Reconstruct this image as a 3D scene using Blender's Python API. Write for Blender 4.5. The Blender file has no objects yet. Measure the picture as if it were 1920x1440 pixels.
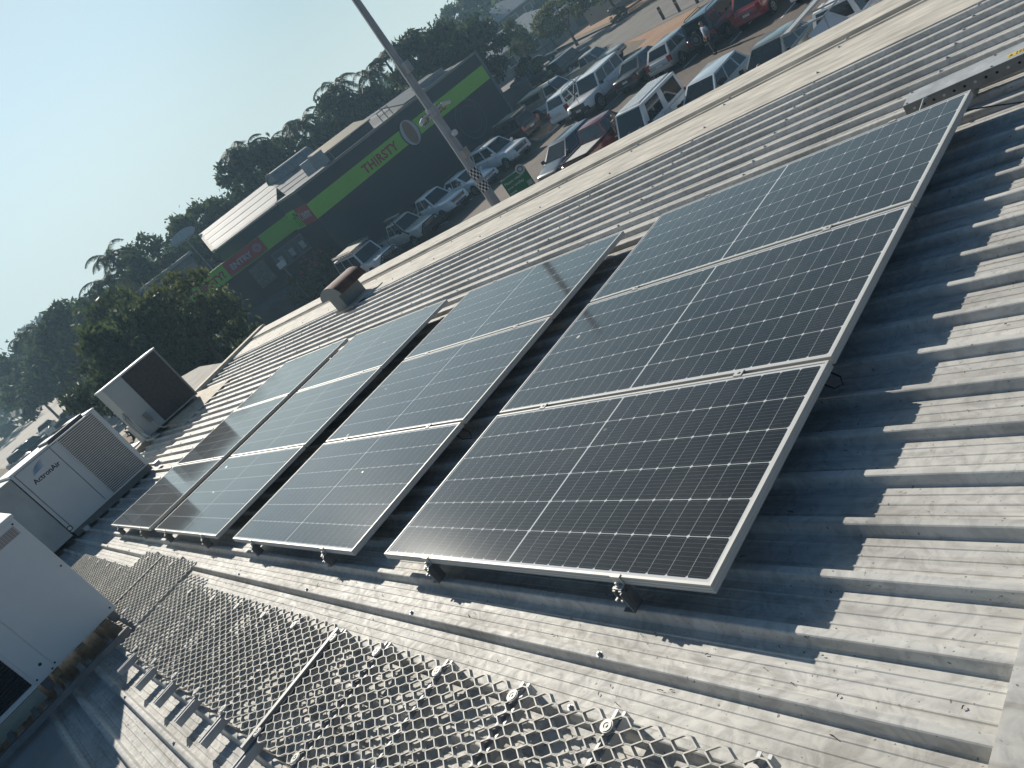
import bpy, bmesh, math, random
from mathutils import Vector, Matrix, Euler, noise
PI = math.pi
random.seed(11)
scene = bpy.context.scene
COL = scene.collection

# ------------------------------------------------------------------ camera, light, exposure
cam_d = bpy.data.cameras.new("camera"); cam = bpy.data.objects.new("camera", cam_d); COL.objects.link(cam)
cam_d.sensor_width = 36.0; cam_d.lens = 27.446; cam_d.clip_start = 0.05; cam_d.clip_end = 3000
cr, cu, cb = (0.621306, 0.547209, -0.560839), (0.091095, 0.660454, 0.745320), (0.778255, -0.514162, 0.360496)
cam.matrix_world = Matrix(((cr[0], cu[0], cb[0], 0), (cr[1], cu[1], cb[1], 0), (cr[2], cu[2], cb[2], 7.4), (0, 0, 0, 1)))
scene.camera = cam

SUN_DIR = Vector((-1.692, 0.53, 0.927)).normalized()          # towards the sun
world = bpy.data.worlds.new("World"); scene.world = world; world.use_nodes = True
wn = world.node_tree.nodes; wl = world.node_tree.links
bg = wn["Background"]; sky = wn.new("ShaderNodeTexSky"); sky.sky_type = 'NISHITA'; sky.sun_disc = False
sky.sun_elevation = math.asin(SUN_DIR.z); sky.sun_rotation = math.atan2(SUN_DIR.x, SUN_DIR.y)
sky.air_density = 1.0; sky.dust_density = 0.25; sky.ozone_density = 2.5
# hand-set colour ramp mixed over the sky, tuned for brightness and shade fill
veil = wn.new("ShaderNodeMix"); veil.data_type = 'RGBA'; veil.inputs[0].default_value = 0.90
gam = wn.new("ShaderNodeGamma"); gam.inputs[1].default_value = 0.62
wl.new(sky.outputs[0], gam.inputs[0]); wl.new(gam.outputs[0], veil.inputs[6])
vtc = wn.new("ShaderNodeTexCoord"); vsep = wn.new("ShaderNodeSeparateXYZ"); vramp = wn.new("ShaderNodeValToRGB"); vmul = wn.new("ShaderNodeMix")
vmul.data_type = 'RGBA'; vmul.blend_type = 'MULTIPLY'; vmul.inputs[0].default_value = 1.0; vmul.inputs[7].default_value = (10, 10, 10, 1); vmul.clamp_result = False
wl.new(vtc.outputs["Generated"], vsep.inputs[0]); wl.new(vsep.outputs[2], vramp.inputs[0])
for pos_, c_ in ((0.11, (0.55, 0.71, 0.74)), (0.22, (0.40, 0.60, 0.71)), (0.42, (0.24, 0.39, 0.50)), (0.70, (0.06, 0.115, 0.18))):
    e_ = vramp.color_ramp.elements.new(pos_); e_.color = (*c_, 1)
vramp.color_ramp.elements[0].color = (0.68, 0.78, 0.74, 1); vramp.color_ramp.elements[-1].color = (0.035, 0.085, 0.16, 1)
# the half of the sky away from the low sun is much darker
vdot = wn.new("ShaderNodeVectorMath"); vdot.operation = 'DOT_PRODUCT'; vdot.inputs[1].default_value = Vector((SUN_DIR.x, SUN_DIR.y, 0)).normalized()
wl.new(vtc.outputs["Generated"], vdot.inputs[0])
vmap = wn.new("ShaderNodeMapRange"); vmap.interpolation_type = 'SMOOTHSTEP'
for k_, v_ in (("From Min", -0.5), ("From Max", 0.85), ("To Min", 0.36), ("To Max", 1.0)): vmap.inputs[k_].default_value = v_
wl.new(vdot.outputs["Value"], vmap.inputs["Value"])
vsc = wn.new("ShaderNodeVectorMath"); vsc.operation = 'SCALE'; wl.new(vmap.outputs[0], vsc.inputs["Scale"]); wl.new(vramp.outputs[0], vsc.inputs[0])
vtint = wn.new("ShaderNodeMix"); vtint.data_type = 'RGBA'; wl.new(vmap.outputs[0], vtint.inputs[0]); vtint.inputs[6].default_value = (0.42, 0.90, 1.62, 1); vtint.inputs[7].default_value = (1, 1, 1, 1)  # bluer away from the sun, added to fill the shaded faces
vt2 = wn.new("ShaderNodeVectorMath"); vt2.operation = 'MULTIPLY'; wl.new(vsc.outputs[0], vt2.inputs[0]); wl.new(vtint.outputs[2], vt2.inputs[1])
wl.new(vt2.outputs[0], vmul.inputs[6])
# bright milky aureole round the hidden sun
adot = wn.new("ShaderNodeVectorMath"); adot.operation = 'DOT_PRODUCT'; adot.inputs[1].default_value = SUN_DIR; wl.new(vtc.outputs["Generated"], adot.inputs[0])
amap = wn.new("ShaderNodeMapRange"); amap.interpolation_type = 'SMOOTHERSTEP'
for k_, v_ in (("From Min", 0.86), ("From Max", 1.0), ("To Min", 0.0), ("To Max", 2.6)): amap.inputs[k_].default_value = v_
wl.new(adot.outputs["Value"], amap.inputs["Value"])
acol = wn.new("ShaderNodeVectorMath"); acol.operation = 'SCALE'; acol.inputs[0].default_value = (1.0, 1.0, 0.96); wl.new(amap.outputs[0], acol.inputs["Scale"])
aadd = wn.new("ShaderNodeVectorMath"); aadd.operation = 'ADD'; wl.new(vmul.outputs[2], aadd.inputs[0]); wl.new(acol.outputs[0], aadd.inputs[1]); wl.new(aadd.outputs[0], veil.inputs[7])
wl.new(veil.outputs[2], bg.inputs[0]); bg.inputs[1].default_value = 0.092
sun_d = bpy.data.lights.new("sun", 'SUN'); sun = bpy.data.objects.new("sun", sun_d); COL.objects.link(sun)
sun_d.energy = 5.0; sun_d.angle = math.radians(0.5); sun_d.color = (1.0, 0.935, 0.835)
sun.rotation_euler = SUN_DIR.to_track_quat('Z', 'Y').to_euler()
sun.location = (0, 0, 60)
scene.view_settings.view_transform = 'Standard'; scene.view_settings.look = 'None'
scene.view_settings.exposure = 0.2; scene.view_settings.gamma = 1.0
scene.cycles.max_bounces = 6; scene.cycles.diffuse_bounces = 3; scene.cycles.glossy_bounces = 3
scene.cycles.transparent_max_bounces = 8; scene.cycles.sample_clamp_indirect = 4.0

# ------------------------------------------------------------------ frames of reference
PITCH = math.radians(2.5); CP, SP = math.cos(PITCH), math.sin(PITCH)
CL = (3.65276, -1.11691, 1.68)                                  # roof-frame position of the eye (roof frame: x up the slope, y across the ribs)
def RL(p):
    x, y, z = p[0]-CL[0], p[1]-CL[1], p[2]-CL[2]
    return Vector((CP*x - SP*z, y, SP*x + CP*z + 7.4))
ROOF_ROT = (0, -PITCH, 0)

# ------------------------------------------------------------------ materials
MATS = {}
def new_mat(name):
    m = bpy.data.materials.new(name); m.use_nodes = True
    return m, m.node_tree.nodes, m.node_tree.links, m.node_tree.nodes["Principled BSDF"]
def ramp(n, stops):
    r = n.new("ShaderNodeValToRGB")
    while len(r.color_ramp.elements) > 1: r.color_ramp.elements.remove(r.color_ramp.elements[0])
    r.color_ramp.elements[0].position = stops[0][0]; r.color_ramp.elements[0].color = (*stops[0][1], 1)
    for p, c in stops[1:]:
        e = r.color_ramp.elements.new(p); e.color = (*c, 1)
    return r
def mat(name, col, rough=0.5, metal=0.0, var=0.12, scale=6.0, bump=0.0, bscale=40.0, spec=0.5, coat=0.0, island=0.0, stretch=None, trans=0.0):
    """plain procedural material: base colour broken up by noise, optional bump"""
    if name in MATS: return MATS[name]
    m, n, l, b = new_mat(name)
    tc = n.new("ShaderNodeTexCoord"); src = tc.outputs["Object"]
    if stretch:
        mp = n.new("ShaderNodeMapping"); mp.inputs["Scale"].default_value = stretch; l.new(src, mp.inputs[0]); src = mp.outputs[0]
    nz = n.new("ShaderNodeTexNoise"); nz.inputs["Scale"].default_value = scale; nz.inputs["Detail"].default_value = 5; nz.inputs["Roughness"].default_value = 0.62
    l.new(src, nz.inputs["Vector"])
    lo = tuple(max(0, c*(1-var)) for c in col); hi = tuple(min(1, c*(1+var)) for c in col)
    r = ramp(n, [(0.3, lo), (0.7, hi)]); l.new(nz.outputs["Fac"], r.inputs[0]); out = r.outputs[0]
    if island:
        ge = n.new("ShaderNodeNewGeometry"); mx = n.new("ShaderNodeMix"); mx.data_type = 'RGBA'; mx.blend_type = 'MULTIPLY'
        r2 = ramp(n, [(0, (1-island,)*3), (1, (1+island*0.6, 1+island*0.5, 1+island*0.2))])
        l.new(ge.outputs["Random Per Island"], r2.inputs[0]); mx.inputs[0].default_value = 1.0
        l.new(out, mx.inputs[6]); l.new(r2.outputs[0], mx.inputs[7]); out = mx.outputs[2]
    l.new(out, b.inputs["Base Color"])
    b.inputs["Roughness"].default_value = rough; b.inputs["Metallic"].default_value = metal
    b.inputs["Specular IOR Level"].default_value = spec; b.inputs["Coat Weight"].default_value = coat
    b.inputs["Coat Roughness"].default_value = 0.06
    if trans: b.inputs["Transmission Weight"].default_value = trans
    if bump:
        n2 = n.new("ShaderNodeTexNoise"); n2.inputs["Scale"].default_value = bscale; n2.inputs["Detail"].default_value = 4
        l.new(src, n2.inputs["Vector"])
        bp = n.new("ShaderNodeBump"); bp.inputs["Strength"].default_value = bump; bp.inputs["Distance"].default_value = 0.02
        l.new(n2.outputs["Fac"], bp.inputs["Height"]); l.new(bp.outputs[0], b.inputs["Normal"])
    MATS[name] = m
    return m

def weathered_sheet():
    """old metallic-coated roof sheet: chalky grey-buff, hand-wipe swirls, water stains, dark specks"""
    m, n, l, b = new_mat("weathered_roof_sheet")
    tc = n.new("ShaderNodeTexCoord")
    mp = n.new("ShaderNodeMapping"); mp.inputs["Scale"].default_value = (0.55, 1.6, 1.0); l.new(tc.outputs["Object"], mp.inputs[0])
    big = n.new("ShaderNodeTexNoise"); big.inputs["Scale"].default_value = 2.3; big.inputs["Detail"].default_value = 6; big.inputs["Distortion"].default_value = 0.6
    l.new(mp.outputs[0], big.inputs["Vector"])
    sw = n.new("ShaderNodeTexNoise"); sw.inputs["Scale"].default_value = 9.0; sw.inputs["Detail"].default_value = 7; sw.inputs["Distortion"].default_value = 2.6; sw.inputs["Roughness"].default_value = 0.6
    l.new(tc.outputs["Object"], sw.inputs["Vector"])
    st = n.new("ShaderNodeMapping"); st.inputs["Scale"].default_value = (0.8, 22.0, 10.0); l.new(tc.outputs["Object"], st.inputs[0])
    streak = n.new("ShaderNodeTexNoise"); streak.inputs["Scale"].default_value = 1.6; streak.inputs["Detail"].default_value = 5; l.new(st.outputs[0], streak.inputs["Vector"])
    sp = n.new("ShaderNodeTexNoise"); sp.inputs["Scale"].default_value = 75.0; sp.inputs["Detail"].default_value = 3; l.new(tc.outputs["Object"], sp.inputs["Vector"])
    r1 = ramp(n, [(0.30, (0.37, 0.362, 0.338)), (0.52, (0.52, 0.512, 0.485)), (0.75, (0.60, 0.592, 0.56))]); l.new(big.outputs["Fac"], r1.inputs[0])
    r2 = ramp(n, [(0.38, (0.84, 0.83, 0.82)), (0.50, (1.0, 1.0, 1.0)), (0.62, (1.12, 1.11, 1.09))]); l.new(sw.outputs["Fac"], r2.inputs[0])
    r3 = ramp(n, [(0.33, (0.78, 0.765, 0.745)), (0.46, (1.0, 1.0, 1.0)), (0.7, (1.05, 1.045, 1.03))]); l.new(streak.outputs["Fac"], r3.inputs[0])
    r4 = ramp(n, [(0.27, (0.30, 0.28, 0.25)), (0.335, (1.0, 1.0, 1.0))]); l.new(sp.outputs["Fac"], r4.inputs[0])
    out = r1.outputs[0]
    for r in (r2, r3, r4):
        mx = n.new("ShaderNodeMix"); mx.data_type = 'RGBA'; mx.blend_type = 'MULTIPLY'; mx.inputs[0].default_value = 0.9
        l.new(out, mx.inputs[6]); l.new(r.outputs[0], mx.inputs[7]); out = mx.outputs[2]
    l.new(out, b.inputs["Base Color"])
    b.inputs["Metallic"].default_value = 0.06; b.inputs["Specular IOR Level"].default_value = 0.16
    rr = ramp(n, [(0.3, (0.74,)*3), (0.7, (0.58,)*3)]); l.new(sw.outputs["Fac"], rr.inputs[0]); l.new(rr.outputs[0], b.inputs["Roughness"])
    bp = n.new("ShaderNodeBump"); bp.inputs["Strength"].default_value = 0.12; bp.inputs["Distance"].default_value = 0.006
    l.new(sw.outputs["Fac"], bp.inputs["Height"]); l.new(bp.outputs[0], b.inputs["Normal"])
    return m

PW, PH, GAP = 2.094, 1.038, 0.020
def solar_glass():
    """half-cut cell laminate: 6 x 24 cells, wide centre gap, busbars, chamfer diamonds, dust and droppings"""
    m, n, l, b = new_mat("solar_cell_laminate")
    uv = n.new("ShaderNodeUVMap"); sep = n.new("ShaderNodeSeparateXYZ"); l.new(uv.outputs[0], sep.inputs[0])
    def M(op, a, c=None, clamp=False):
        k = n.new("ShaderNodeMath"); k.operation = op; k.use_clamp = clamp
        for i, x in enumerate((a, c)):
            if x is None: continue
            if isinstance(x, (int, float)): k.inputs[i].default_value = x
            else: l.new(x, k.inputs[i])
        return k.outputs[0]
    u, v = sep.outputs[0], sep.outputs[1]
    mar_u, mar_v, cg = 0.022, 0.022, 0.008
    cp = (PW/2 - mar_u - cg/2)/12; rp = (PH - 2*mar_v)/6
    uc = M('SUBTRACT', M('ABSOLUTE', M('SUBTRACT', u, PW/2)), cg/2)
    fu = M('FRACT', M('DIVIDE', uc, cp)); dc = M('MULTIPLY', M('MINIMUM', fu, M('SUBTRACT', 1.0, fu)), cp)
    vv = M('SUBTRACT', v, mar_v); fv = M('FRACT', M('DIVIDE', vv, rp)); dr = M('MULTIPLY', M('MINIMUM', fv, M('SUBTRACT', 1.0, fv)), rp)
    out_area = M('MAXIMUM', M('LESS_THAN', uc, 0.0), M('GREATER_THAN', uc, cp*12))
    out_area = M('MAXIMUM', out_area, M('MAXIMUM', M('LESS_THAN', vv, 0.0), M('GREATER_THAN', vv, rp*6)))
    gaps = M('MAXIMUM', M('LESS_THAN', dr, 0.0012), M('LESS_THAN', dc, 0.0005))
    gaps = M('MAXIMUM', gaps, M('LESS_THAN', M('ADD', dr, dc), 0.0085))
    white = M('MAXIMUM', out_area, gaps)
    fb = M('FRACT', M('MULTIPLY', fv, 9.0)); bus = M('LESS_THAN', M('ABSOLUTE', M('SUBTRACT', fb, 0.5)), 0.022)
    # dust: fine film, thicker in streaks; droppings
    tc = n.new("ShaderNodeTexCoord"); oi = n.new("ShaderNodeObjectInfo")
    add = n.new("ShaderNodeVectorMath"); add.operation = 'ADD'; l.new(tc.outputs["Object"], add.inputs[0])
    sc = n.new("ShaderNodeVectorMath"); sc.operation = 'SCALE'; sc.inputs["Scale"].default_value = 37.0
    cx = n.new("ShaderNodeCombineXYZ"); l.new(oi.outputs["Random"], cx.inputs[0]); l.new(oi.outputs["Random"], cx.inputs[1])
    l.new(cx.outputs[0], sc.inputs[0]); l.new(sc.outputs[0], add.inputs[1]); pos = add.outputs[0]
    d1 = n.new("ShaderNodeTexNoise"); d1.inputs["Scale"].default_value = 2.2; d1.inputs["Detail"].default_value = 8; d1.inputs["Roughness"].default_value = 0.7; l.new(pos, d1.inputs["Vector"])
    d2 = n.new("ShaderNodeTexNoise"); d2.inputs["Scale"].default_value = 60; d2.inputs["Detail"].default_value = 4; l.new(pos, d2.inputs["Vector"])
    film = M('ADD', M('MULTIPLY', M('SUBTRACT', d1.outputs["Fac"], 0.45, True), 0.14, True), M('MULTIPLY', M('SUBTRACT', d2.outputs["Fac"], 0.52, True), 0.22, True))
    film = M('ADD', film, 0.007, True)
    lw = n.new("ShaderNodeLayerWeight"); cosv = M('MAXIMUM', M('SUBTRACT', 1.0, lw.outputs["Facing"]), 0.07)   # slant path through the dust film
    film = M('DIVIDE', M('MULTIPLY', film, 0.62), cosv, True)
    vo = n.new("ShaderNodeTexVoronoi"); vo.inputs["Scale"].default_value = 3.4; l.new(pos, vo.inputs["Vector"])
    d3 = n.new("ShaderNodeTexNoise"); d3.inputs["Scale"].default_value = 45; d3.inputs["Detail"].default_value = 3; l.new(pos, d3.inputs["Vector"])
    dist = M('ADD', vo.outputs["Distance"], M('MULTIPLY', M('SUBTRACT', d3.outputs["Fac"], 0.5), 0.075))
    sepc = n.new("ShaderNodeSeparateColor"); l.new(vo.outputs["Color"], sepc.inputs[0])
    some = M('GREATER_THAN', sepc.outputs[0], 0.42)
    drop = M('MULTIPLY', M('LESS_THAN', dist, M('MULTIPLY', sepc.outputs[1], 0.055)), some)
    drop = M('MULTIPLY', drop, M('ADD', 0.25, M('MULTIPLY', sepc.outputs[2], 0.6)))
    def mix(fac, a, c):
        k = n.new("ShaderNodeMix"); k.data_type = 'RGBA'
        l.new(fac, k.inputs[0])
        for i, x in ((6, a), (7, c)):
            if isinstance(x, tuple): k.inputs[i].default_value = (*x, 1)
            else: l.new(x, k.inputs[i])
        return k.outputs[2]
    c = mix(M('MULTIPLY', bus, 0.8), (0.0060, 0.0060, 0.0072), (0.18, 0.18, 0.18))
    c = mix(white, c, (0.62, 0.63, 0.63))
    c = mix(film, c, (0.34, 0.315, 0.28))
    c = mix(drop, c, (0.62, 0.60, 0.54))
    l.new(c, b.inputs["Base Color"])
    rg = M('ADD', 0.085, M('MULTIPLY', drop, 0.4), True)
    l.new(rg, b.inputs["Roughness"])
    b.inputs["IOR"].default_value = 1.58; b.inputs["Specular IOR Level"].default_value = 0.5
    b.inputs["Sheen Weight"].default_value = 0.22; b.inputs["Sheen Roughness"].default_value = 0.30; b.inputs["Sheen Tint"].default_value = (0.9, 0.92, 0.9, 1)
    return m

def ground_mat():
    m, n, l, b = new_mat("dry_ground")
    tc = n.new("ShaderNodeTexCoord")
    a = n.new("ShaderNodeTexNoise"); a.inputs["Scale"].default_value = 0.12; a.inputs["Detail"].default_value = 8; l.new(tc.outputs["Object"], a.inputs["Vector"])
    c = n.new("ShaderNodeTexNoise"); c.inputs["Scale"].default_value = 3.0; c.inputs["Detail"].default_value = 6; l.new(tc.outputs["Object"], c.inputs["Vector"])
    r = ramp(n, [(0.35, (0.075, 0.08, 0.045)), (0.5, (0.19, 0.135, 0.08)), (0.65, (0.27, 0.17, 0.10))]); l.new(a.outputs["Fac"], r.inputs[0])
    r2 = ramp(n, [(0.3, (0.7, 0.7, 0.7)), (0.7, (1.2, 1.2, 1.2))]); l.new(c.outputs["Fac"], r2.inputs[0])
    mx = n.new("ShaderNodeMix"); mx.data_type = 'RGBA'; mx.blend_type = 'MULTIPLY'; mx.inputs[0].default_value = 1
    l.new(r.outputs[0], mx.inputs[6]); l.new(r2.outputs[0], mx.inputs[7]); l.new(mx.outputs[2], b.inputs["Base Color"])
    b.inputs["Roughness"].default_value = 0.95
    return m

def asphalt_mat(name, base, patch):
    m, n, l, b = new_mat(name)
    tc = n.new("ShaderNodeTexCoord")
    a = n.new("ShaderNodeTexNoise"); a.inputs["Scale"].default_value = 0.35; a.inputs["Detail"].default_value = 8; l.new(tc.outputs["Object"], a.inputs["Vector"])
    c = n.new("ShaderNodeTexNoise"); c.inputs["Scale"].default_value = 9.0; c.inputs["Detail"].default_value = 8; l.new(tc.outputs["Object"], c.inputs["Vector"])
    r = ramp(n, [(0.35, base), (0.68, patch)]); l.new(a.outputs["Fac"], r.inputs[0])
    r2 = ramp(n, [(0.3, (0.72, 0.72, 0.72)), (0.7, (1.25, 1.23, 1.2))]); l.new(c.outputs["Fac"], r2.inputs[0])
    mx = n.new("ShaderNodeMix"); mx.data_type = 'RGBA'; mx.blend_type = 'MULTIPLY'; mx.inputs[0].default_value = 1
    l.new(r.outputs[0], mx.inputs[6]); l.new(r2.outputs[0], mx.inputs[7]); l.new(mx.outputs[2], b.inputs["Base Color"])
    b.inputs["Roughness"].default_value = 0.85
    return m

ROOF = weathered_sheet(); GLASS = solar_glass()
ALU = mat("anodised_frame", (0.52,0.51,0.475), 0.55, 0.15, 0.05, 3, spec=0.3)
ALU_D = mat("dull_aluminium", (0.34,0.34,0.33), 0.55, 0.3, 0.12, 8, spec=0.3)
GALV = mat("galvanised_steel", (0.44,0.45,0.455), 0.55, 0.25, 0.22, 9, 0.05, 60, spec=0.3)
GALV_D = mat("dark_galvanised", (0.20, 0.205, 0.205), 0.5, 0.5, 0.2, 9)
BACK = mat("backsheet", (0.55, 0.55, 0.55), 0.6)
BLACK = mat("black_plastic", (0.012, 0.012, 0.013), 0.5, 0, 0.3, 5)
DARK = mat("dark_void", (0.006, 0.006, 0.007), 0.8)
ACW = mat("ac_cabinet_paint", (0.62, 0.62, 0.59), 0.42, 0.0, 0.05, 1.6, 0.02, 8)
ACW2 = mat("ac_cabinet_pale_paint", (0.74, 0.74, 0.71), 0.4, 0.0, 0.05, 1.6)
ACG = mat("ac_grey_paint", (0.38, 0.40, 0.39), 0.45, 0.0, 0.06, 2)
COIL = mat("condenser_coil", (0.055, 0.05, 0.05), 0.6, 0.3, 0.25, 14)
RUST = mat("rusty_sheet", (0.15, 0.075, 0.05), 0.75, 0.1, 0.55, 5, 0.2, 30)
VENTG = mat("vent_grey_paint", (0.17, 0.19, 0.19), 0.55, 0.1, 0.12, 5)
CREAM = mat("cream_capping", (0.52, 0.45, 0.35), 0.75, 0.0, 0.28, 5, 0.05, 20, stretch=(0.6, 3, 1), spec=0.12)
CONC = mat("pale_concrete", (0.36, 0.33, 0.28), 0.9, 0, 0.25, 2.5, 0.1, 25)
YEL = mat("yellow_sticker", (0.62, 0.44, 0.04), 0.5)
INK = mat("black_ink", (0.015, 0.015, 0.017), 0.6)
BLUE = mat("logo_blue", (0.05, 0.17, 0.36), 0.5)
WHITE = mat("white_paint", (0.72, 0.72, 0.70), 0.5, 0, 0.06, 3)
DIRT = mat("grime", (0.16, 0.13, 0.11), 0.8)

# ------------------------------------------------------------------ mesh helpers
class MB:
    def __init__(s): s.v = []; s.f = []; s.mi = []; s.uv = {}
    def add(s, vs, fs, mi=0):
        o = len(s.v); s.v += [tuple(p) for p in vs]
        for f in fs: s.f.append(tuple(i+o for i in f)); s.mi.append(mi)
        return o
    def box(s, x0, x1, y0, y1, z0, z1, mi=0):
        if x0 > x1: x0, x1 = x1, x0
        if y0 > y1: y0, y1 = y1, y0
        if z0 > z1: z0, z1 = z1, z0
        s.add([(x0,y0,z0),(x1,y0,z0),(x1,y1,z0),(x0,y1,z0),(x0,y0,z1),(x1,y0,z1),(x1,y1,z1),(x0,y1,z1)],
              [(0,3,2,1),(4,5,6,7),(0,1,5,4),(1,2,6,5),(2,3,7,6),(3,0,4,7)], mi)
    def obox(s, M, hx, hy, hz, mi=0):
        vs = [M @ Vector((x*hx, y*hy, z*hz)) for z in (-1,1) for x, y in ((-1,-1),(1,-1),(1,1),(-1,1))]
        s.add(vs, [(0,3,2,1),(4,5,6,7),(0,1,5,4),(1,2,6,5),(2,3,7,6),(3,0,4,7)], mi)
    def bar(s, a, b, w, h=None, mi=0, up=(0,0,1)):
        a, b = Vector(a), Vector(b); d = b-a; L = d.length
        if L < 1e-6: return
        z = d/L; x = Vector(up).cross(z)
        if x.length < 1e-4: x = Vector((1,0,0)).cross(z)
        x.normalize(); y = z.cross(x)
        M = Matrix(((x.x,y.x,z.x,0),(x.y,y.y,z.y,0),(x.z,y.z,z.z,0),(0,0,0,1))); M.translation = (a+b)/2
        s.obox(M, w/2, (h or w)/2, L/2, mi)
    def tube(s, pts, r, n=8, mi=0, caps=True, radii=None):
        pts = [Vector(p) for p in pts]; rings = []
        ref = Vector((0,0,1))
        for i, p in enumerate(pts):
            d = (pts[min(i+1,len(pts)-1)] - pts[max(i-1,0)]).normalized()
            x = ref.cross(d)
            if x.length < 1e-3: x = Vector((1,0,0)).cross(d)
            x.normalize(); y = d.cross(x); rr = radii[i] if radii else r
            rings.append([p + (x*math.cos(2*PI*k/n) + y*math.sin(2*PI*k/n))*rr for k in range(n)])
        vs = [q for ring in rings for q in ring]; fs = []
        for i in range(len(pts)-1):
            for k in range(n):
                fs.append((i*n+k, i*n+(k+1)%n, (i+1)*n+(k+1)%n, (i+1)*n+k))
        if caps: fs += [tuple(range(n-1,-1,-1)), tuple((len(pts)-1)*n+k for k in range(n))]
        s.add(vs, fs, mi)
    def disc(s, c, r, h, n=20, axis='z', mi=0, r_in=0.0):
        def P(a, rad, t):
            q = (rad*math.cos(a), rad*math.sin(a), t)
            if axis == 'x': q = (q[2], q[0], q[1])
            if axis == 'y': q = (q[1], q[2], q[0])
            return (c[0]+q[0], c[1]+q[1], c[2]+q[2])
        A = [2*PI*k/n for k in range(n)]
        if r_in <= 0:
            vs = [P(a, r, 0) for a in A] + [P(a, r, h) for a in A]
            fs = [(k,(k+1)%n,n+(k+1)%n,n+k) for k in range(n)] + [tuple(range(n-1,-1,-1)), tuple(range(n,2*n))]
        else:
            vs = [P(a, r, 0) for a in A]+[P(a, r, h) for a in A]+[P(a, r_in, 0) for a in A]+[P(a, r_in, h) for a in A]
            fs = []
            for k in range(n):
                j = (k+1)%n
                fs += [(k,j,n+j,n+k),(2*n+j,2*n+k,3*n+k,3*n+j),(n+k,n+j,3*n+j,3*n+k),(j,k,2*n+k,2*n+j)]
        s.add(vs, fs, mi)
    def prism(s, poly, z0, z1, mi=0):
        n = len(poly)
        s.add([(x,y,z0) for x,y in poly]+[(x,y,z1) for x,y in poly],
              [tuple(range(n-1,-1,-1)), tuple(range(n,2*n))]+[(k,(k+1)%n,n+(k+1)%n,n+k) for k in range(n)], mi)
    def quad(s, a, b, c, d, mi=0): s.add([a,b,c,d], [(0,1,2,3)], mi)
    def slab(s, a, b, c, d, t, mi=0):
        """quad with thickness t on the back side of its normal"""
        a,b,c,d = map(Vector,(a,b,c,d)); nn = (b-a).cross(d-a).normalized()*t
        s.add([a,b,c,d,a-nn,b-nn,c-nn,d-nn], [(0,1,2,3),(7,6,5,4),(0,4,5,1),(1,5,6,2),(2,6,7,3),(3,7,4,0)], mi)
    def mesh(s, name, mats, smooth=False, bevel=0.0, sharp=35):
        me = bpy.data.meshes.new(name); me.from_pydata(s.v, [], s.f)
        if not isinstance(mats, (list, tuple)): mats = [mats]
        for m in mats: me.materials.append(m)
        if len(mats) > 1: me.polygons.foreach_set("material_index", s.mi)
        if bevel:
            bm = bmesh.new(); bm.from_mesh(me)
            bmesh.ops.remove_doubles(bm, verts=bm.verts, dist=1e-5)
            es = [e for e in bm.edges if len(e.link_faces) == 2 and e.calc_face_angle(0) > 0.5]
            bmesh.ops.bevel(bm, geom=es, offset=bevel, segments=2, affect='EDGES', profile=0.6)
            bm.to_mesh(me); bm.free()
        me.update()
        if smooth:
            me.shade_smooth(); me.set_sharp_from_angle(angle=math.radians(sharp))
        return me
    def build(s, name, mats, parent=None, loc=(0,0,0), rot=(0,0,0), smooth=False, bevel=0.0, label=None, sharp=35):
        return link(name, s.mesh(name, mats, smooth, bevel, sharp), parent, loc, rot, label)
def link(name, me, parent=None, loc=(0,0,0), rot=(0,0,0), label=None):
    o = bpy.data.objects.new(name, me); COL.objects.link(o); o.location = loc; o.rotation_euler = rot
    if parent: o.parent = parent
    if label: o["label"] = label
    return o
def tag(o, label=None, cat=None, group=None, kind=None):
    if label: o["label"] = label
    if cat: o["category"] = cat
    if group: o["group"] = group
    if kind: o["kind"] = kind
    return o
def thing(name, label, cat, loc=(0,0,0), rot=(0,0,0), group=None):
    o = bpy.data.objects.new(name, None); COL.objects.link(o); o.location = loc; o.rotation_euler = rot
    o.empty_display_size = 0.2
    return tag(o, label, cat, group)
def rthing(name, label, cat, loc, group=None, yaw=0.0):
    r = (Matrix.Rotation(-PITCH, 3, 'Y') @ Matrix.Rotation(yaw, 3, 'Z')).to_euler()
    return thing(name, label, cat, RL(loc), r, group)
def copy_tree(o, parent=None):
    c = o.copy(); COL.objects.link(c)
    if parent: c.parent = parent
    for ch in list(o.children): copy_tree(ch, c)
    return c
def text(name, body, size, m, parent, origin, xd, yd, depth=0.004, align='LEFT', bold=0.0, spacing=1.0):
    cu_ = bpy.data.curves.new(name, 'FONT'); cu_.body = body; cu_.size = size; cu_.extrude = depth
    cu_.align_x = align; cu_.offset = bold; cu_.space_character = spacing; cu_.resolution_u = 2
    t = bpy.data.objects.new(name, cu_)
    me = bpy.data.meshes.new_from_object(t); bpy.data.objects.remove(t); bpy.data.curves.remove(cu_)
    me.name = name; me.materials.clear(); me.materials.append(m)
    o = bpy.data.objects.new(name, me); COL.objects.link(o)
    x = Vector(xd).normalized(); y = Vector(yd).normalized(); z = x.cross(y)
    o.parent = parent
    o.matrix_local = Matrix(((x.x,y.x,z.x,origin[0]),(x.y,y.y,z.y,origin[1]),(x.z,y.z,z.z,origin[2]),(0,0,0,1)))
    return o
ORD = ["first","second","third","fourth","fifth","sixth","seventh","eighth","ninth","tenth","eleventh","twelfth","thirteenth","fourteenth","fifteenth","sixteenth","seventeenth","eighteenth","nineteenth","twentieth","twenty-first","twenty-second","twenty-third","twenty-fourth","twenty-fifth","twenty-sixth","twenty-seventh","twenty-eighth"]

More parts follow.
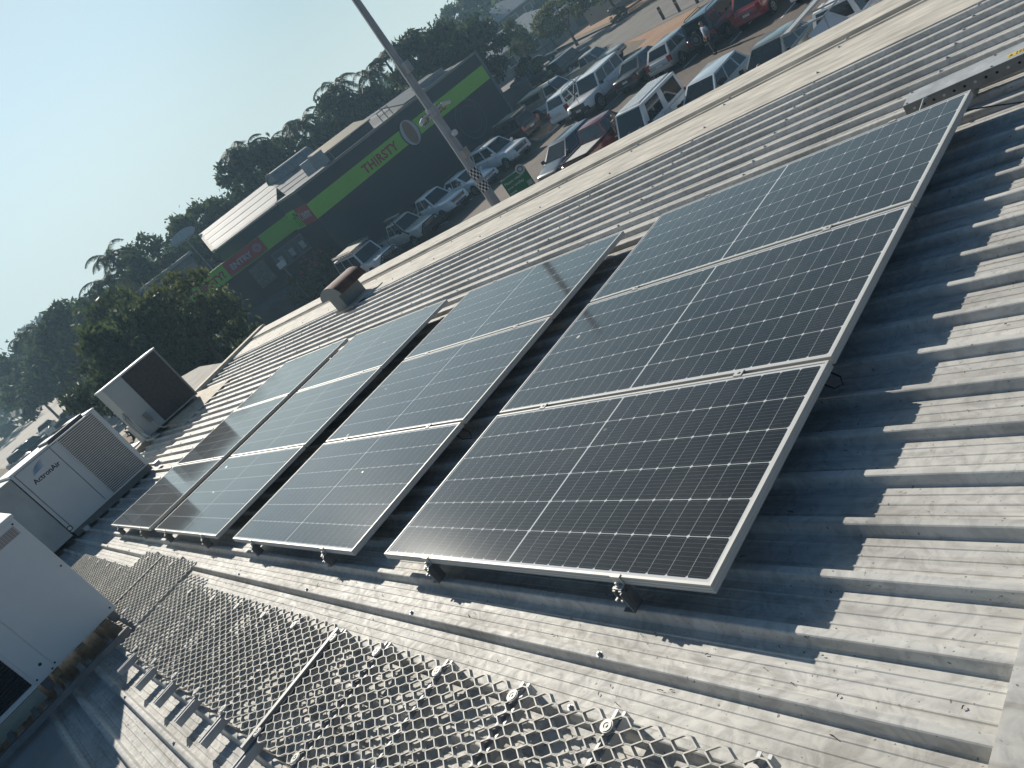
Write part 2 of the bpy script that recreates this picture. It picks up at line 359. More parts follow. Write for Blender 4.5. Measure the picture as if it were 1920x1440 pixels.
# ------------------------------------------------------------------ haze volume
hz_ = MB(); hz_.box(-500, 420, -420, 500, -1.2, 18.5)
hm_ = bpy.data.materials.new("haze_air"); hm_.use_nodes = True; hn_ = hm_.node_tree.nodes; hn_.remove(hn_["Principled BSDF"])
pv_ = hn_.new("ShaderNodeVolumePrincipled"); pv_.inputs["Color"].default_value = (0.52, 0.80, 1.0, 1); pv_.inputs["Density"].default_value = 0.0010; pv_.inputs["Anisotropy"].default_value = 0.25
hm_.node_tree.links.new(pv_.outputs[0], hn_["Material Output"].inputs["Volume"])
tag(hz_.build("haze", hm_), "thin haze filling the air", "haze", kind="stuff")

# ------------------------------------------------------------------ the roof we stand on (roof frame, origin = foot of the nearest column)
RP = 0.2019                                                     # rib pitch
def rib_y(k): return -0.2187 + RP*k
def eave_x(y): return -15.45 + (6.36 - y)*0.52                  # skewed lower end
store = rthing("shop_building", "metal roofed shop building in the foreground carrying the solar panels", "building", (0,0,0))
def roof_profile():
    pts = []                                                    # (y, z)
    for k in range(-20, 27):
        y = rib_y(k)
        pts += [(y-0.029,-0.040),(y-0.0245,-0.036),(y-0.0155,-0.004),(y-0.012,-0.0008),(y-0.008,0.0),(y+0.008,0.0),(y+0.012,-0.0008),(y+0.0155,-0.004),(y+0.0245,-0.036),(y+0.029,-0.040)]
        if k < 26:
            for f in (0.30, 0.5, 0.70):                         # swages in the pan
                c = y + RP*f
                pts += [(c-0.0055,-0.040),(c-0.0025,-0.0375),(c+0.0025,-0.0375),(c+0.0055,-0.040)]
    return pts
mb = MB(); prof = roof_profile(); n = len(prof)
# sheets lapped at the middle of their length, ribs run down the fall
cuts = [0, 1]
for j, (y, z) in enumerate(prof):
    mb.v += [(eave_x(y)+0.10, y, z), (-6.35, y, z), (-6.33, y, z+0.002), (2.93, y, z+0.002)]
for j in range(n-1):
    for i in range(3):
        mb.f.append((j*4+i, j*4+i+1, (j+1)*4+i+1, (j+1)*4+i)); mb.mi.append(0)
mb.build("roof_sheet", ROOF, store, smooth=True, sharp=28)
# barge strip and gable capping along the far edge
mb = MB()
y1 = rib_y(26)+0.03
def strip(y0, z0, yb, zb, xl=0.10, xr=3.3):
    mb.add([(eave_x(y0)+xl,y0,z0),(xr,y0,z0),(xr,yb,zb),(eave_x(yb)+xl,yb,zb)], [(0,1,2,3)])
ps = [(y1-0.01,-0.04),(y1+0.012,0.006),(5.40,0.009),(5.62,0.004),(5.78,0.0),(5.79,-0.035),(5.825,-0.035),(5.835,0.004),(5.858,0.004),(5.868,-0.03),(5.895,-0.03),(5.90,0.030),(5.905,0.034),(6.42,0.024),(6.425,0.018),(6.425,-0.16)]
for (a,b_),(c,d) in zip(ps[:-1], ps[1:]): strip(a,b_,c,d)
mb.build("gable_capping", mat("buff_capping", (0.56,0.52,0.45), 0.75, 0.0, 0.30, 3.2, 0.08, 30, stretch=(0.7,4,1), spec=0.12), store)
mb = MB()                                                       # skewed eave capping
a = Vector((eave_x(6.43)-0.02, 6.43, 0)); d = Vector((0.52, -1, 0)).normalized(); nrm = Vector((d.y, -d.x, 0))
if nrm.x < 0: nrm = -nrm
b = a + d*12.0
def off(p, o, z): q = p + nrm*o; return (q.x, q.y, z)
rings = [(-0.03,-0.25),(-0.03,0.075),(-0.025,0.082),(0.19,0.078),(0.195,0.07),(0.195,-0.03)]
for (o0,z0),(o1,z1) in zip(rings[:-1], rings[1:]):
    mb.quad(off(a,o0,z0), off(b,o0,z0), off(b,o1,z1), off(a,o1,z1))
mb.build("eave_capping", CREAM, store)
mb = MB()                                                       # ridge capping at the head of the slope
mb.box(2.87, 3.12, -4.4, 6.44, 0.004, 0.007)
for k in range(-20, 27): mb.box(2.868, 2.872, rib_y(k)-0.085+RP/2, rib_y(k)+0.085+RP/2, -0.04, 0.004)
mb.box(3.12, 3.16, -4.4, 6.44, 0.007, 0.03)
mb.box(3.16, 9.0, -4.4, 6.44, -0.06, -0.01)
mb.build("ridge_capping", ROOF, store)
mb = MB()                                                       # flat gutter sheet along the near edge
mb.box(-3.42, 2.85, -4.3, -1.645, 0.0045, 0.012); mb.box(-13, -3.42, -4.3, -2.6, 0.0045, 0.012)
mb.box(-3.42, 2.85, -1.655, -1.645, -0.04, 0.0045)
mb.build("gutter_sheet", mat("gutter_sheet_grey", (0.33,0.335,0.335), 0.5, 0.3, 0.15, 3), store)
# walls of the shop below the eaves
mb = MB()
for (p, q) in (((9,6.35),(-15.2,6.35)), ((-15.2,6.35),(-9.7,-4.3))):
    mb.slab(RL((p[0],p[1],-0.12))-RL((0,0,0)), RL((q[0],q[1],-0.12))-RL((0,0,0)), (RL((q[0],q[1],0))-RL((0,0,0))).to_2d().to_3d()+Vector((0,0,-RL((0,0,0)).z)), (RL((p[0],p[1],0))-RL((0,0,0))).to_2d().to_3d()+Vector((0,0,-RL((0,0,0)).z)), 0.2)
wl_o = mb.build("wall", CREAM, store); wl_o.rotation_euler = (0, PITCH, 0)
# screws: hex head on a dome washer, on every rib over each purlin
def screw_mesh():
    m_ = MB(); m_.disc((0,0,0.0), 0.0125, 0.003, 10); m_.disc((0,0,0.003), 0.0085, 0.004, 10); m_.disc((0,0,0.007), 0.006, 0.006, 6)
    return m_.mesh("roof_screw", [GALV])
scm = screw_mesh(); spots = []
for i in range(-13, 3):
    x = 0.41 + 1.254*i
    for k in range(-7, 27):
        y = rib_y(k) + random.uniform(-.004,.004)
        if x < eave_x(y)+0.3 or x > 2.8: continue
        hid = False
        for xo in (0, -2.49, -5.008, -7.35):
            if xo-0.1 < x < xo+2.15 and 0.05 < y < 3.25: hid = True
        if -3.0 < x < 2.7 and -1.02 < y < -0.36: hid = hid or (k % 2 == 0)
        if k < -6 and x > -3.4: hid = True
        if not hid: spots.append((x+random.uniform(-.012,.012), y, 0.0))
for i in range(-13, 3):
    for yy, zz in ((5.235,0.0085),(5.70,0.003),(5.847,0.004)):
        spots.append((0.41+1.254*i*0.98+random.uniform(-.03,.03), yy, zz))
spots.sort(key=lambda p: (p[0]-CL[0])**2 + (p[1]-CL[1])**2)
for p in spots[:100]: link("roof_screw", scm, store, p, (0,0,random.uniform(0,1)))
mb = MB()
for p in spots[100:]:
    mb.disc(p, 0.0125, 0.003, 8); mb.disc((p[0],p[1],p[2]+0.003), 0.007, 0.009, 6)
o = mb.build("roof_screw", GALV, store); o["kind"] = "stuff"
# twigs and dry leaf scraps lying on the sheets: nobody could count them
mb = MB(); rl = random.Random(5)
for i in range(420):
    x = rl.uniform(-4.5, 2.8); y = rl.choice((rl.uniform(-1.5,0.0), rl.uniform(0,5))); 
    k = round((y-rib_y(0))/RP - 0.5); y = rib_y(k)+RP*0.5 + rl.uniform(-0.06, 0.06); z = -0.034
    a_ = rl.uniform(0, PI); L = rl.choice((0.003, 0.004, 0.006, 0.012)); w = rl.uniform(0.001, 0.0025)
    dx, dy = math.cos(a_)*L, math.sin(a_)*L
    mb.bar((x-dx,y-dy,z),(x+dx*.2,y+dy*.2,z+0.003),w,0.002); mb.bar((x+dx*.2,y+dy*.2,z+.003),(x+dx,y+dy*0.6,z),w,0.002)
tag(mb.build("leaf_litter", mat("dry_leaf", (0.045,0.032,0.022), 0.8), None, RL((0,0,0)), ROOF_ROT), "dry leaf and twig scraps scattered over the roof sheets", "leaf litter", kind="stuff")

# ------------------------------------------------------------------ solar panels
def panel_frame_mesh():
    m_ = MB(); lip, t = 0.011, 0.035
    for (x0,x1,y0,y1) in ((0,PW,0,lip),(0,PW,PH-lip,PH),(0,lip,lip,PH-lip),(PW-lip,PW,lip,PH-lip)):
        m_.box(x0,x1,y0,y1,-t,0)
    for (x0,x1,y0,y1) in ((0,PW,-0.0012,0),(0,PW,PH,PH+0.0012),(-0.0012,0,0,PH),(PW,PW+0.0012,0,PH)):
        m_.box(x0,x1,y0,y1,-0.0135,-0.0105); m_.box(x0,x1,y0,y1,-0.026,-0.0235); m_.box(x0,x1,y0,y1,-t,-t+0.002)
    return m_.mesh("frame", [ALU])
def panel_glass_mesh():
    me = bpy.data.meshes.new("glass"); e = 0.0108; z0, z1 = -0.0085, -0.0028
    vs = [(e,e,z1),(PW-e,e,z1),(PW-e,PH-e,z1),(e,PH-e,z1),(e,e,z0),(PW-e,e,z0),(PW-e,PH-e,z0),(e,PH-e,z0)]
    me.from_pydata(vs, [], [(0,1,2,3),(7,6,5,4)]); me.materials.append(GLASS); me.materials.append(BACK)
    me.polygons[1].material_index = 1
    uvl = me.uv_layers.new(name="UVMap")
    for p in me.polygons:
        for li, vi in zip(p.loop_indices, p.vertices): uvl.data[li].uv = (vs[vi][0], vs[vi][1])
    return me
fm, gm = panel_frame_mesh(), panel_glass_mesh()
jb = MB(); jb.box(PW/2-0.05, PW/2+0.05, 0.06, 0.10, -0.028, -0.0087); jbm = jb.mesh("junction_box", [BLACK])
AX = [(0.0, 0.125, 0.0057), (-2.4896, 0.1166, 0.0), (-5.008, 0.1279, -0.001), (-7.350, 0.1289, 0.0025)]
rowname = ["lower panel", "middle panel", "upper panel"]
colname = ["nearest and largest column", "second column from the front", "third column from the front", "farthest column"]
look_ = ["dark", "grey sky reflecting", "pale sky reflecting", "pale and partly brown reflecting"]
for ci, (x0, z0, tl) in enumerate(AX):
    for r in range(3):
        t = thing("solar_panel", f"{look_[ci]} solar panel, {rowname[r]} of the {colname[ci]}", "solar panel", RL((x0, r*(PH+GAP), z0)), (0, -PITCH-tl, 0), "solar panels on the roof")
        link("frame", fm, t); link("glass", gm, t); link("junction_box", jbm, t)
        # alternate the dust with the object's own random value
    for ri, u in enumerate((0.42, 1.69)):
        zz = z0 + u*math.sin(tl) - 0.035
        rail = rthing("mounting_rail", f"mounting rail under the {'left' if ri == 0 else 'right'} half of the {colname[ci]}", "rail", (x0+u, 0, 0), "rails under the solar panels")
        m_ = MB()                                              # open channel rail
        m_.box(-0.020,-0.017,-0.035,3.19,zz-0.042,zz-0.0015); m_.box(0.017,0.020,-0.035,3.19,zz-0.042,zz-0.0015)
        m_.box(-0.017,0.017,-0.035,3.19,zz-0.042,zz-0.039); m_.box(-0.017,-0.008,-0.035,3.19,zz-0.005,zz-0.0015); m_.box(0.008,0.017,-0.035,3.19,zz-0.005,zz-0.0015)
        m_.build("rail", ALU_D, rail)
        for k in (1, 6, 11, 16):
            y = rib_y(k); f_ = MB()                            # tall L foot screwed to a rib
            f_.box(0.0205,0.0245,y-0.028,y+0.028,0.003,zz-0.004); f_.box(-0.03,0.0245,y-0.028,y+0.028,0.0005,0.0045)
            f_.disc((0.0245,y,zz-0.02),0.008,0.009,8,'x'); f_.disc((-0.012,y,0.0045),0.009,0.006,8)
            f_.box(0.0246,0.0265,y-0.006,y+0.006,0.015,zz-0.03)
            f_.build("foot", GALV_D, rail)
        c_ = MB()                                              # end clamp at the front
        c_.box(-0.022,0.022,-0.028,-0.0025,zz+0.001,zz+0.0025); c_.box(-0.022,0.022,-0.006,-0.0025,zz+0.0025,zz+0.0355); c_.box(-0.022,0.022,-0.0062,0.009,zz+0.0355,zz+0.0385)
        c_.disc((0,-0.016,zz+0.0025),0.0085,0.007,6); c_.disc((0,-0.016,zz+0.0095),0.0045,0.012,8)
        c_.box(-0.018,-0.010,-0.05,-0.035,zz-0.036,zz-0.03); c_.box(0.010,0.018,-0.05,-0.035,zz-0.036,zz-0.03)
        c_.build("end_clamp", ALU, rail)
        for r in (1, 2):                                       # mid clamps in the seams
            y = r*(PH+GAP)-GAP/2; c_ = MB()
            c_.box(-0.02,0.02,y-0.018,y+0.018,zz+0.0352,zz+0.0385); c_.box(-0.02,0.02,y-0.006,y+0.006,zz+0.0,zz+0.0352)
            c_.disc((0,y,zz+0.0385),0.0065,0.004,6); c_.build("mid_clamp", ALU, rail)
        y = 3*(PH+GAP)-GAP; c_ = MB()
        c_.box(-0.02,0.02,y-0.012,y+0.0045,zz+0.0352,zz+0.0385); c_.box(-0.02,0.02,y+0.0015,y+0.005,zz,zz+0.036); c_.box(-0.02,0.02,y+0.004,y+0.028,zz-0.001,zz+0.003)
        c_.build("end_clamp", ALU, rail)
# loose black module leads seen hanging in the gaps
def lead(pts, lab):
    m_ = MB(); m_.tube(pts, 0.0035, 6); tag(m_.build("cable", BLACK, None, RL((0,0,0)), ROOF_ROT), lab, "cable")
lead([(2.05,1.05,0.085),(2.105,1.03,0.06),(2.118,1.0,0.045),(2.10,0.97,0.055),(2.05,0.98,0.085)], "black cable loop drooping beside the right edge of the nearest panel column")
lead([(-0.46,1.04,0.08),(-0.36,1.02,0.04),(-0.33,0.99,0.015),(-0.38,0.96,0.04),(-0.45,0.98,0.08)], "black cable loop in the gap between the two nearest panel columns")
lead([(1.98,3.10,0.08),(2.16,3.05,0.06),(2.32,3.02,0.03),(2.55,3.0,0.004),(2.9,2.98,0.004)], "black cable running out from the top right panel corner over the ribs")

# ------------------------------------------------------------------ cable tray at the top right
tray = rthing("cable_tray", "galvanised perforated cable tray with yellow sticker behind the upper panel", "cable tray", (1.68, 3.36, 0), yaw=math.radians(5.0))
m_ = MB(); m_.box(0, 2.2, 0.0, 0.17, 0.115, 0.118); m_.box(0, 2.2, 0.17, 0.173, 0.065, 0.118); m_.build("lid", GALV, tray)
m_ = MB(); m_.box(0, 2.2, -0.003, 0.0, 0.045, 0.118)
m_.box(0.0, 2.2, 0.0, 0.168, 0.045, 0.048); m_.box(0.002,0.005,0.001,0.03,0.05,0.114); m_.box(0.002,0.005,0.14,0.168,0.05,0.114); m_.build("channel", GALV_D, tray)
for i in range(22):
    h = MB(); h.disc((0.05+i*0.052, -0.0034, 0.083), 0.0075, 0.0008, 12, 'y'); h.build("hole", DARK if i % 3 else GALV, tray)
for x in (0.02, 0.45, 0.95):
    h = MB(); h.disc((x, 0.158, 0.118), 0.006, 0.004, 8); h.disc((x, 0.012, 0.118), 0.006, 0.004, 8); h.build("rivet", GALV_D, tray)
m_ = MB(); m_.box(0.52, 0.70, 0.03, 0.075, 0.1183, 0.1187); st = m_.build("sticker", YEL, tray)
m_ = MB()
for i in range(2):
    for j in range(9): m_.box(0.56+j*0.0145, 0.569+j*0.0145+(j%3)*0.002, 0.037+i*0.02, 0.048+i*0.02, 0.1188, 0.1190)
m_.add([(0.527,0.04,0.1189),(0.549,0.04,0.1189),(0.538,0.066,0.1189)], [(0,1,2)])
m_.build("print", INK, st)
m_ = MB(); m_.tube([(0.11,-0.13,0.10),(0.12,-0.03,0.118),(0.13,-0.006,0.112)], 0.006, 8); m_.build("conduit_stub", GALV, tray)
for x in (0.3, 1.4):
    m_ = MB(); m_.box(x, x+0.04, 0.0, 0.17, 0.0, 0.045); m_.build("support_foot", GALV_D, tray)

# ------------------------------------------------------------------ expanded metal walkway on cross channels
def mat_mesh(x0, x1, y0, y1):
    m_ = MB(); px, py = 0.1157, 0.024; w, h = 0.0042, 0.0125
    n_r = int(round((y1-y0)/py)); rj = random.Random(int(x0*100))
    for i in range(n_r):
        ya, yb = y0+i*py, y0+(i+1)*py; ph = (i % 2)*px/2
        pts = []; k = math.floor((x0-px)/px)
        while k*px < x1+px:
            x = k*px + ph
            pts += [(x-0.0125, ya+0.0005), (x-0.0085, ya-0.0006), (x+0.0085, ya-0.0006), (x+0.0125, ya+0.0005), (x+px/2-0.0125, yb-0.0005), (x+px/2-0.0085, yb+0.0006), (x+px/2+0.0085, yb+0.0006), (x+px/2+0.0125, yb-0.0005)]
            k += 1
        pts = [p for p in pts if x0-0.001 <= p[0] <= x1+0.001]
        vs = []; fs = []
        for j, (x, y) in enumerate(pts):
            a_, c_ = pts[max(j-1,0)], pts[min(j+1,len(pts)-1)]
            dx, dy = c_[0]-a_[0], c_[1]-a_[1]; L = math.hypot(dx, dy); nx, ny = -dy/L*w/2, dx/L*w/2
            lean = 0.0035
            vs += [(x-nx, y-ny+lean, 0), (x+nx, y+ny+lean, 0), (x+nx, y+ny-lean, h), (x-nx, y-ny-lean, h)]
        for j in range(len(pts)-1):
            o_ = j*4
            for q in range(4): fs.append((o_+q, o_+(q+1)%4, o_+4+(q+1)%4, o_+4+q))
        fs += [(3,2,1,0), tuple(len(vs)-4+q for q in range(4))]
        m_.add(vs, fs)
    return m_
MESHM = mat("walkway_mesh_metal", (0.47,0.45,0.405), 0.6, 0.1, 0.25, 12, spec=0.3)
def walkway(x0, x1, y0, y1, z, lab):
    m_ = mat_mesh(x0, x1, y0, y1)
    return tag(m_.build("walkway_mesh", MESHM, None, RL((0,0,z)), ROOF_ROT), lab, "walkway", "expanded metal walkway mats")
walkway(0.035, 2.95, -1.0, -0.425, 0.058, "nearest expanded metal walkway mat, with the largest diamond openings")
walkway(-2.93, 0.025, -1.0, -0.40, 0.058, "expanded metal walkway mat in the middle, from the flat seam bar to the notched corner")
walkway(-4.70, -2.90, -0.835, -0.235, 0.075, "raised expanded metal walkway mat set nearer the panels, with a thin seam bar")
walkway(-7.45, -4.66, -1.0, -0.42, 0.058, "farthest expanded metal walkway mat beside the large air conditioner cabinets")
def seam(x, y0, y1, z, w, lab):
    m_ = MB(); m_.box(x-w/2, x+w/2, y0, y1, z, z+0.008); m_.box(x-w/2+0.001, x-w/2+0.004, y0, y1, z-0.02, z)
    tag(m_.build("seam_bar", ALU_D, None, RL((0,0,0)), ROOF_ROT), lab, "bar", "flat bars over walkway seams")
seam(0.03, -1.06, -0.42, 0.073, 0.024, "wide flat metal bar across the walkway between the two nearest mats")
seam(-3.97, -0.83, -0.24, 0.0895, 0.014, "thin flat metal bar across the raised far walkway mat")
xs = [-6.9,-6.3,-5.7,-5.1,-4.4,-3.5,-2.48,-1.92,-1.40,-0.92,-0.45,0.05,0.50,1.00,1.48,1.93,2.42]
for i, x in enumerate(xs):
    hi = -4.7 < x < -2.9
    ya, yb = (-0.86, -0.20) if hi else (-1.15, -0.405)
    t = rthing("walkway_support", f"slotted metal cross channel under the walkway, {ORD[len(xs)-1-i]} counting away from the camera", "support", (x,0,0), "cross channels under the walkway")
    m_ = MB(); zt = 0.072 if hi else 0.056
    m_.box(-0.0205,-0.018,ya,yb,0.012,zt); m_.box(0.018,0.0205,ya,yb,0.012,zt); m_.box(-0.018,0.018,ya,yb,0.012,0.0145)
    m_.box(-0.018,-0.010,ya,yb,zt-0.0025,zt); m_.box(0.010,0.018,ya,yb,zt-0.0025,zt)
    m_.build("channel", GALV, t)
    for yy in ((-0.47,-0.975) if not hi else (-0.30,-0.80)):
        d_ = MB(); top_ = zt+0.0165
        d_.disc((0.0,yy,top_),0.0225,0.005,22,'z',0,0.0095); d_.disc((0.0,yy,top_+0.005),0.0185,0.002,22,'z',0,0.010)
        d_.disc((0.0,yy,zt-0.01),0.005,top_-zt+0.018,8); d_.disc((0.0,yy,top_+0.001),0.0092,0.004,6)
        d_.build("fixing_disc", WHITE if False else ALU, t, smooth=False)

# ------------------------------------------------------------------ air conditioners
def screw_dots(parent, pts, axis='x', r=0.008):
    m_ = MB()
    for p in pts: m_.disc(p, r, 0.004, 8, axis)
    m_.build("panel_screw", INK, parent)
# A: nearest cabinet, pale, coil on the near side
A = rthing("air_conditioner", "nearest pale air conditioner cabinet at the left edge with a dark louvred side", "air conditioner", (-3.53, -1.18, 0), "air conditioners on the roof")
m_ = MB(); m_.box(-1.25, 0, -1.25, 0.37, 0.15, 1.215); m_.build("cabinet", ACW2, A, bevel=0.006)
m_ = MB(); m_.box(-1.28, 0.012, -1.26, 0.382, 1.216, 1.245); m_.build("lid", ACW2, A, bevel=0.004)
m_ = MB(); m_.box(0.0005, 0.004, -0.2, 0.345, 0.165, 1.20); m_.build("access_panel", ACW2, A, bevel=0.002)
m_ = MB(); m_.box(0.0005, 0.003, -0.365, -0.206, 0.165, 1.20); m_.build("corner_panel", ACW2, A, bevel=0.002)
m_ = MB(); m_.disc((0.003, -0.26, 0.26), 0.013, 0.002, 16, 'x'); m_.build("knockout", INK, A)
screw_dots(A, [(0.004,0.335,0.19),(0.004,0.335,0.7),(0.004,0.335,1.18),(0.004,-0.19,0.19),(0.003,-0.35,0.19),(0.003,-0.23,0.17)])
m_ = MB(); m_.box(0.0042, 0.0046, 0.15, 0.33, 1.09, 1.17)
lab_ = m_.build("warning_label", mat("faded_label", (0.50,0.47,0.43), 0.6), A); m_ = MB()
for i in range(6):
    for j in range(7): m_.box(0.0047, 0.0049, 0.16+j*0.023, 0.178+j*0.023, 1.097+i*0.0115, 1.103+i*0.0115)
m_.build("print", mat("faded_red_ink", (0.25,0.16,0.14), 0.7), lab_)
m_ = MB(); m_.box(0.0005, 0.003, -1.20, -0.395, 0.19, 1.17); m_.build("grille_back", DARK, A)
m_ = MB()
for i in range(33): m_.slab((0.003,-1.20,0.20+i*0.0295),(0.003,-0.395,0.20+i*0.0295),(0.015,-0.395,0.2145+i*0.0295),(0.015,-1.20,0.2145+i*0.0295),0.002)
m_.build("grille_slat", mat("dark_slat", (0.055,0.065,0.075), 0.5), A)
m_ = MB(); m_.box(0.001,0.016,-1.25,-0.385,1.172,1.21); m_.box(0.001,0.016,-1.25,-0.385,0.152,0.188); m_.box(0.001,0.016,-1.25,-1.205,0.186,1.174); m_.build("grille_surround", ACW2, A)
m_ = MB(); m_.box(-0.02,0.03,-1.25,-0.39,0.04,0.148); m_.build("drain_tray", mat("tray_buff", (0.36,0.35,0.27), 0.6), A)
m_ = MB(); m_.box(-1.2, -0.02, -0.36, -0.30, 0.06, 0.148); m_.box(-1.2, -0.02, 0.28, 0.34, 0.06, 0.148); m_.build("base_rail", GALV_D, A)
for yy in (-0.26, -0.02, 0.2):
    m_ = MB(); m_.box(-0.35, 0.02, yy, yy+0.05, 0.09, 0.147); m_.build("timber_packer", mat("weathered_timber", (0.30,0.20,0.10), 0.8, 0, 0.3, 14, stretch=(1,6,6)), A)
pl = rthing("support_channel", "long dark slotted channel lying on the ribs in front of the nearest air conditioner", "channel", (-3.06, -1.6, 0))
m_ = MB(); m_.box(-0.021,0.021,-1.2,0.72,0.088,0.091); m_.box(-0.021,-0.018,-1.2,0.72,0.046,0.088); m_.box(0.018,0.021,-1.2,0.72,0.046,0.088); m_.build("channel", GALV_D, pl)
m_ = MB(); m_.box(-0.017,0.017,-1.2,0.72,0.0912,0.0922); m_.build("slot_strip", mat("slot_dark", (0.09,0.09,0.09), 0.6), pl)
for yy in (0.3, 0.1, -0.1, -0.3):
    m_ = MB(); m_.box(-0.36, -0.022, yy, yy+0.04, 0.045, 0.085); m_.build("bracket", GALV_D, pl)

# B: branded cabinet with louvred right half
B = rthing("air_conditioner", "grey air conditioner cabinet with blue fan logo and a large slatted grille", "air conditioner", (-9.68, 0.53, 0), "air conditioners on the roof")
m_ = MB(); m_.box(-2.3, 0, -0.72, 0.74, 0.10, 1.265); m_.build("cabinet", ACW, B, bevel=0.006)
m_ = MB(); m_.box(-2.31, 0.008, -0.73, -0.06, 1.266, 1.285); m_.box(-2.31, 0.008, 0.60, 0.75, 1.266, 1.285); m_.box(-2.31, -1.31, -0.06, 0.60, 1.266, 1.285); m_.build("lid", ACW2, B)
m_ = MB(); m_.box(-1.31, -0.1, -0.055, 0.595, 1.266, 1.272); m_.build("fan_well", COIL, B)
for i in range(5):
    m_ = MB(); x = -0.28-i*0.22; m_.tube([(x,-0.05,1.30),(x+0.02,0.27,1.34),(x,0.59,1.30)], 0.012, 6); m_.build("fan_guard_bar", GALV_D, B)
m_ = MB(); m_.box(-1.28, -0.12, -0.04, 0.58, 1.2725, 1.33); m_.build("fan_cowl", mat("fan_cowl_grey", (0.12,0.125,0.13), 0.5), B, bevel=0.01)
m_ = MB(); m_.box(-2.2, -0.03, -2.6, -0.735, 0.06, 1.24); m_.build("blank_module", mat("weathered_cabinet", (0.43,0.435,0.41), 0.55, 0.0, 0.16, 2.2), B, bevel=0.006)
m_ = MB(); m_.box(-0.0295, -0.027, -2.55, -0.80, 0.08, 1.20); m_.build("blank_panel", mat("weathered_cabinet", (0.43,0.435,0.41)), B)
m_ = MB(); m_.box(0.0005, 0.005, -0.66, -0.085, 0.15, 1.235); m_.build("access_panel", ACW, B, bevel=0.003)
m_ = MB(); m_.box(0.0005, 0.004, -0.075, 0.045, 0.15, 1.235); m_.build("centre_panel", ACW, B, bevel=0.002)
m_ = MB(); m_.box(0.0005, 0.003, 0.062, 0.668, 0.13, 1.235); m_.build("grille_back", COIL, B)
m_ = MB()
for i in range(35):
    z = 0.142 + i*0.0312
    m_.slab((0.003, 0.06, z), (0.003, 0.67, z), (0.016, 0.67, z+0.0185), (0.016, 0.06, z+0.0185), 0.002)
m_.build("grille_slat", ACW, B)
m_ = MB(); m_.box(0.001,0.018,0.045,0.062,0.12,1.245); m_.box(0.001,0.018,0.668,0.735,0.12,1.245); m_.box(0.001,0.018,0.045,0.735,1.245,1.262); m_.box(0.001,0.018,0.045,0.735,0.103,0.12); m_.build("grille_surround", ACW, B)
m_ = MB(); m_.disc((0.005,-0.70,0.175), 0.040, 0.006, 24, 'x', 0, 0.028); m_.build("pipe_grommet", INK, B)
m_ = MB(); m_.disc((0.005,-0.70,0.175), 0.028, 0.004, 24, 'x'); m_.build("pipe_cap", ACW2, B)
m_ = MB(); m_.box(-2.2,-0.02,-0.7,0.72,0.0,0.098); m_.build("base_frame", mat("base_frame_grey", (0.14,0.145,0.14), 0.6, 0.2), B)
m_ = MB(); m_.box(0.06,0.2,-0.60,-0.52,-0.0,0.06); m_.box(0.05,0.22,0.74,0.82,0.0,0.07); m_.build("anchor_block", GALV, B)
screw_dots(B, [(-0.02,-0.722,1.0)], 'y', 0.001)
m_ = MB()
for z in (0.32,0.55,0.8,1.05): m_.disc((-0.06,-0.7225,z), 0.007, 0.003, 8, 'y')
m_.build("panel_screw", INK, B)
m_ = MB()
for yy in (-0.668,-0.080,0.050): m_.box(0.0008,0.0056,yy-0.0035,yy+0.0035,0.14,1.24)
m_.box(0.0008,0.0056,-0.668,0.05,1.238,1.244); m_.build("panel_joint", mat("joint_dark",(0.06,0.065,0.065),0.7), B)
text("lettering", "ActronAir", 0.105, INK, B, (0.0055, -0.565, 0.955), (0,1,0), (0,0,1), 0.0006, 'LEFT', 0.0022, 0.98)
m_ = MB()                                                       # fan of blue swooshes
for i in range(5):
    for j in range(12):
        def sw(q):
            t_ = q/12; return (0.0065, -0.50+0.19*t_+i*0.010, 1.068+i*0.0155+0.060*math.sin(t_*PI*0.5)*(0.5+i*0.12))
        wd = 0.0115*math.sin(0.3+2.5*(j+.5)/12.0); m_.bar(sw(j), sw(j+1), max(wd,0.004), 0.0012, 0, (1,0,0))
m_.build("logo", BLUE, B)

# C: condenser with a big dark coil
C_ = rthing("air_conditioner", "upright grey condenser cabinet with a large dark coil face near the roof corner", "air conditioner", (-12.85, 2.79, 0), "air conditioners on the roof")
m_ = MB(); m_.box(-0.72, 0, -0.615, 0.65, 0.10, 1.315); m_.build("cabinet", ACG, C_, bevel=0.006)
m_ = MB(); m_.box(-0.74, 0.012, -0.63, 0.665, 1.316, 1.345); m_.build("lid", ACW2, C_, bevel=0.004)
m_ = MB(); m_.box(0.001, 0.010, -0.185, 0.61, 0.13, 1.30); m_.build("coil", COIL, C_)
m_ = MB(); m_.box(0.001, 0.006, -0.60, -0.19, 0.11, 1.30); m_.build("service_panel", ACG, C_, bevel=0.003)
m_ = MB(); m_.box(0.001, 0.014, 0.612, 0.648, 0.11, 1.31); m_.build("coil_edge", mat("coil_edge_grey", (0.2,0.205,0.2), 0.5), C_)
m_ = MB()
for z in (0.22,0.34,0.46,0.62,0.95,1.1,1.2): m_.box(-0.3,-0.06,0.6505,0.654,z,z+0.05)
m_.build("vent_slot", COIL, C_)
m_ = MB(); m_.box(0.0065, 0.10, -0.42, -0.34, 0.30, 0.50); m_.build("isolator_switch", VENTG, C_, bevel=0.008)
m_ = MB(); m_.tube([(0.05,-0.38,0.30),(0.05,-0.36,0.15),(0.06,-0.3,0.05),(0.08,-0.2,0.02)], 0.016, 8); m_.build("conduit", ACG, C_)
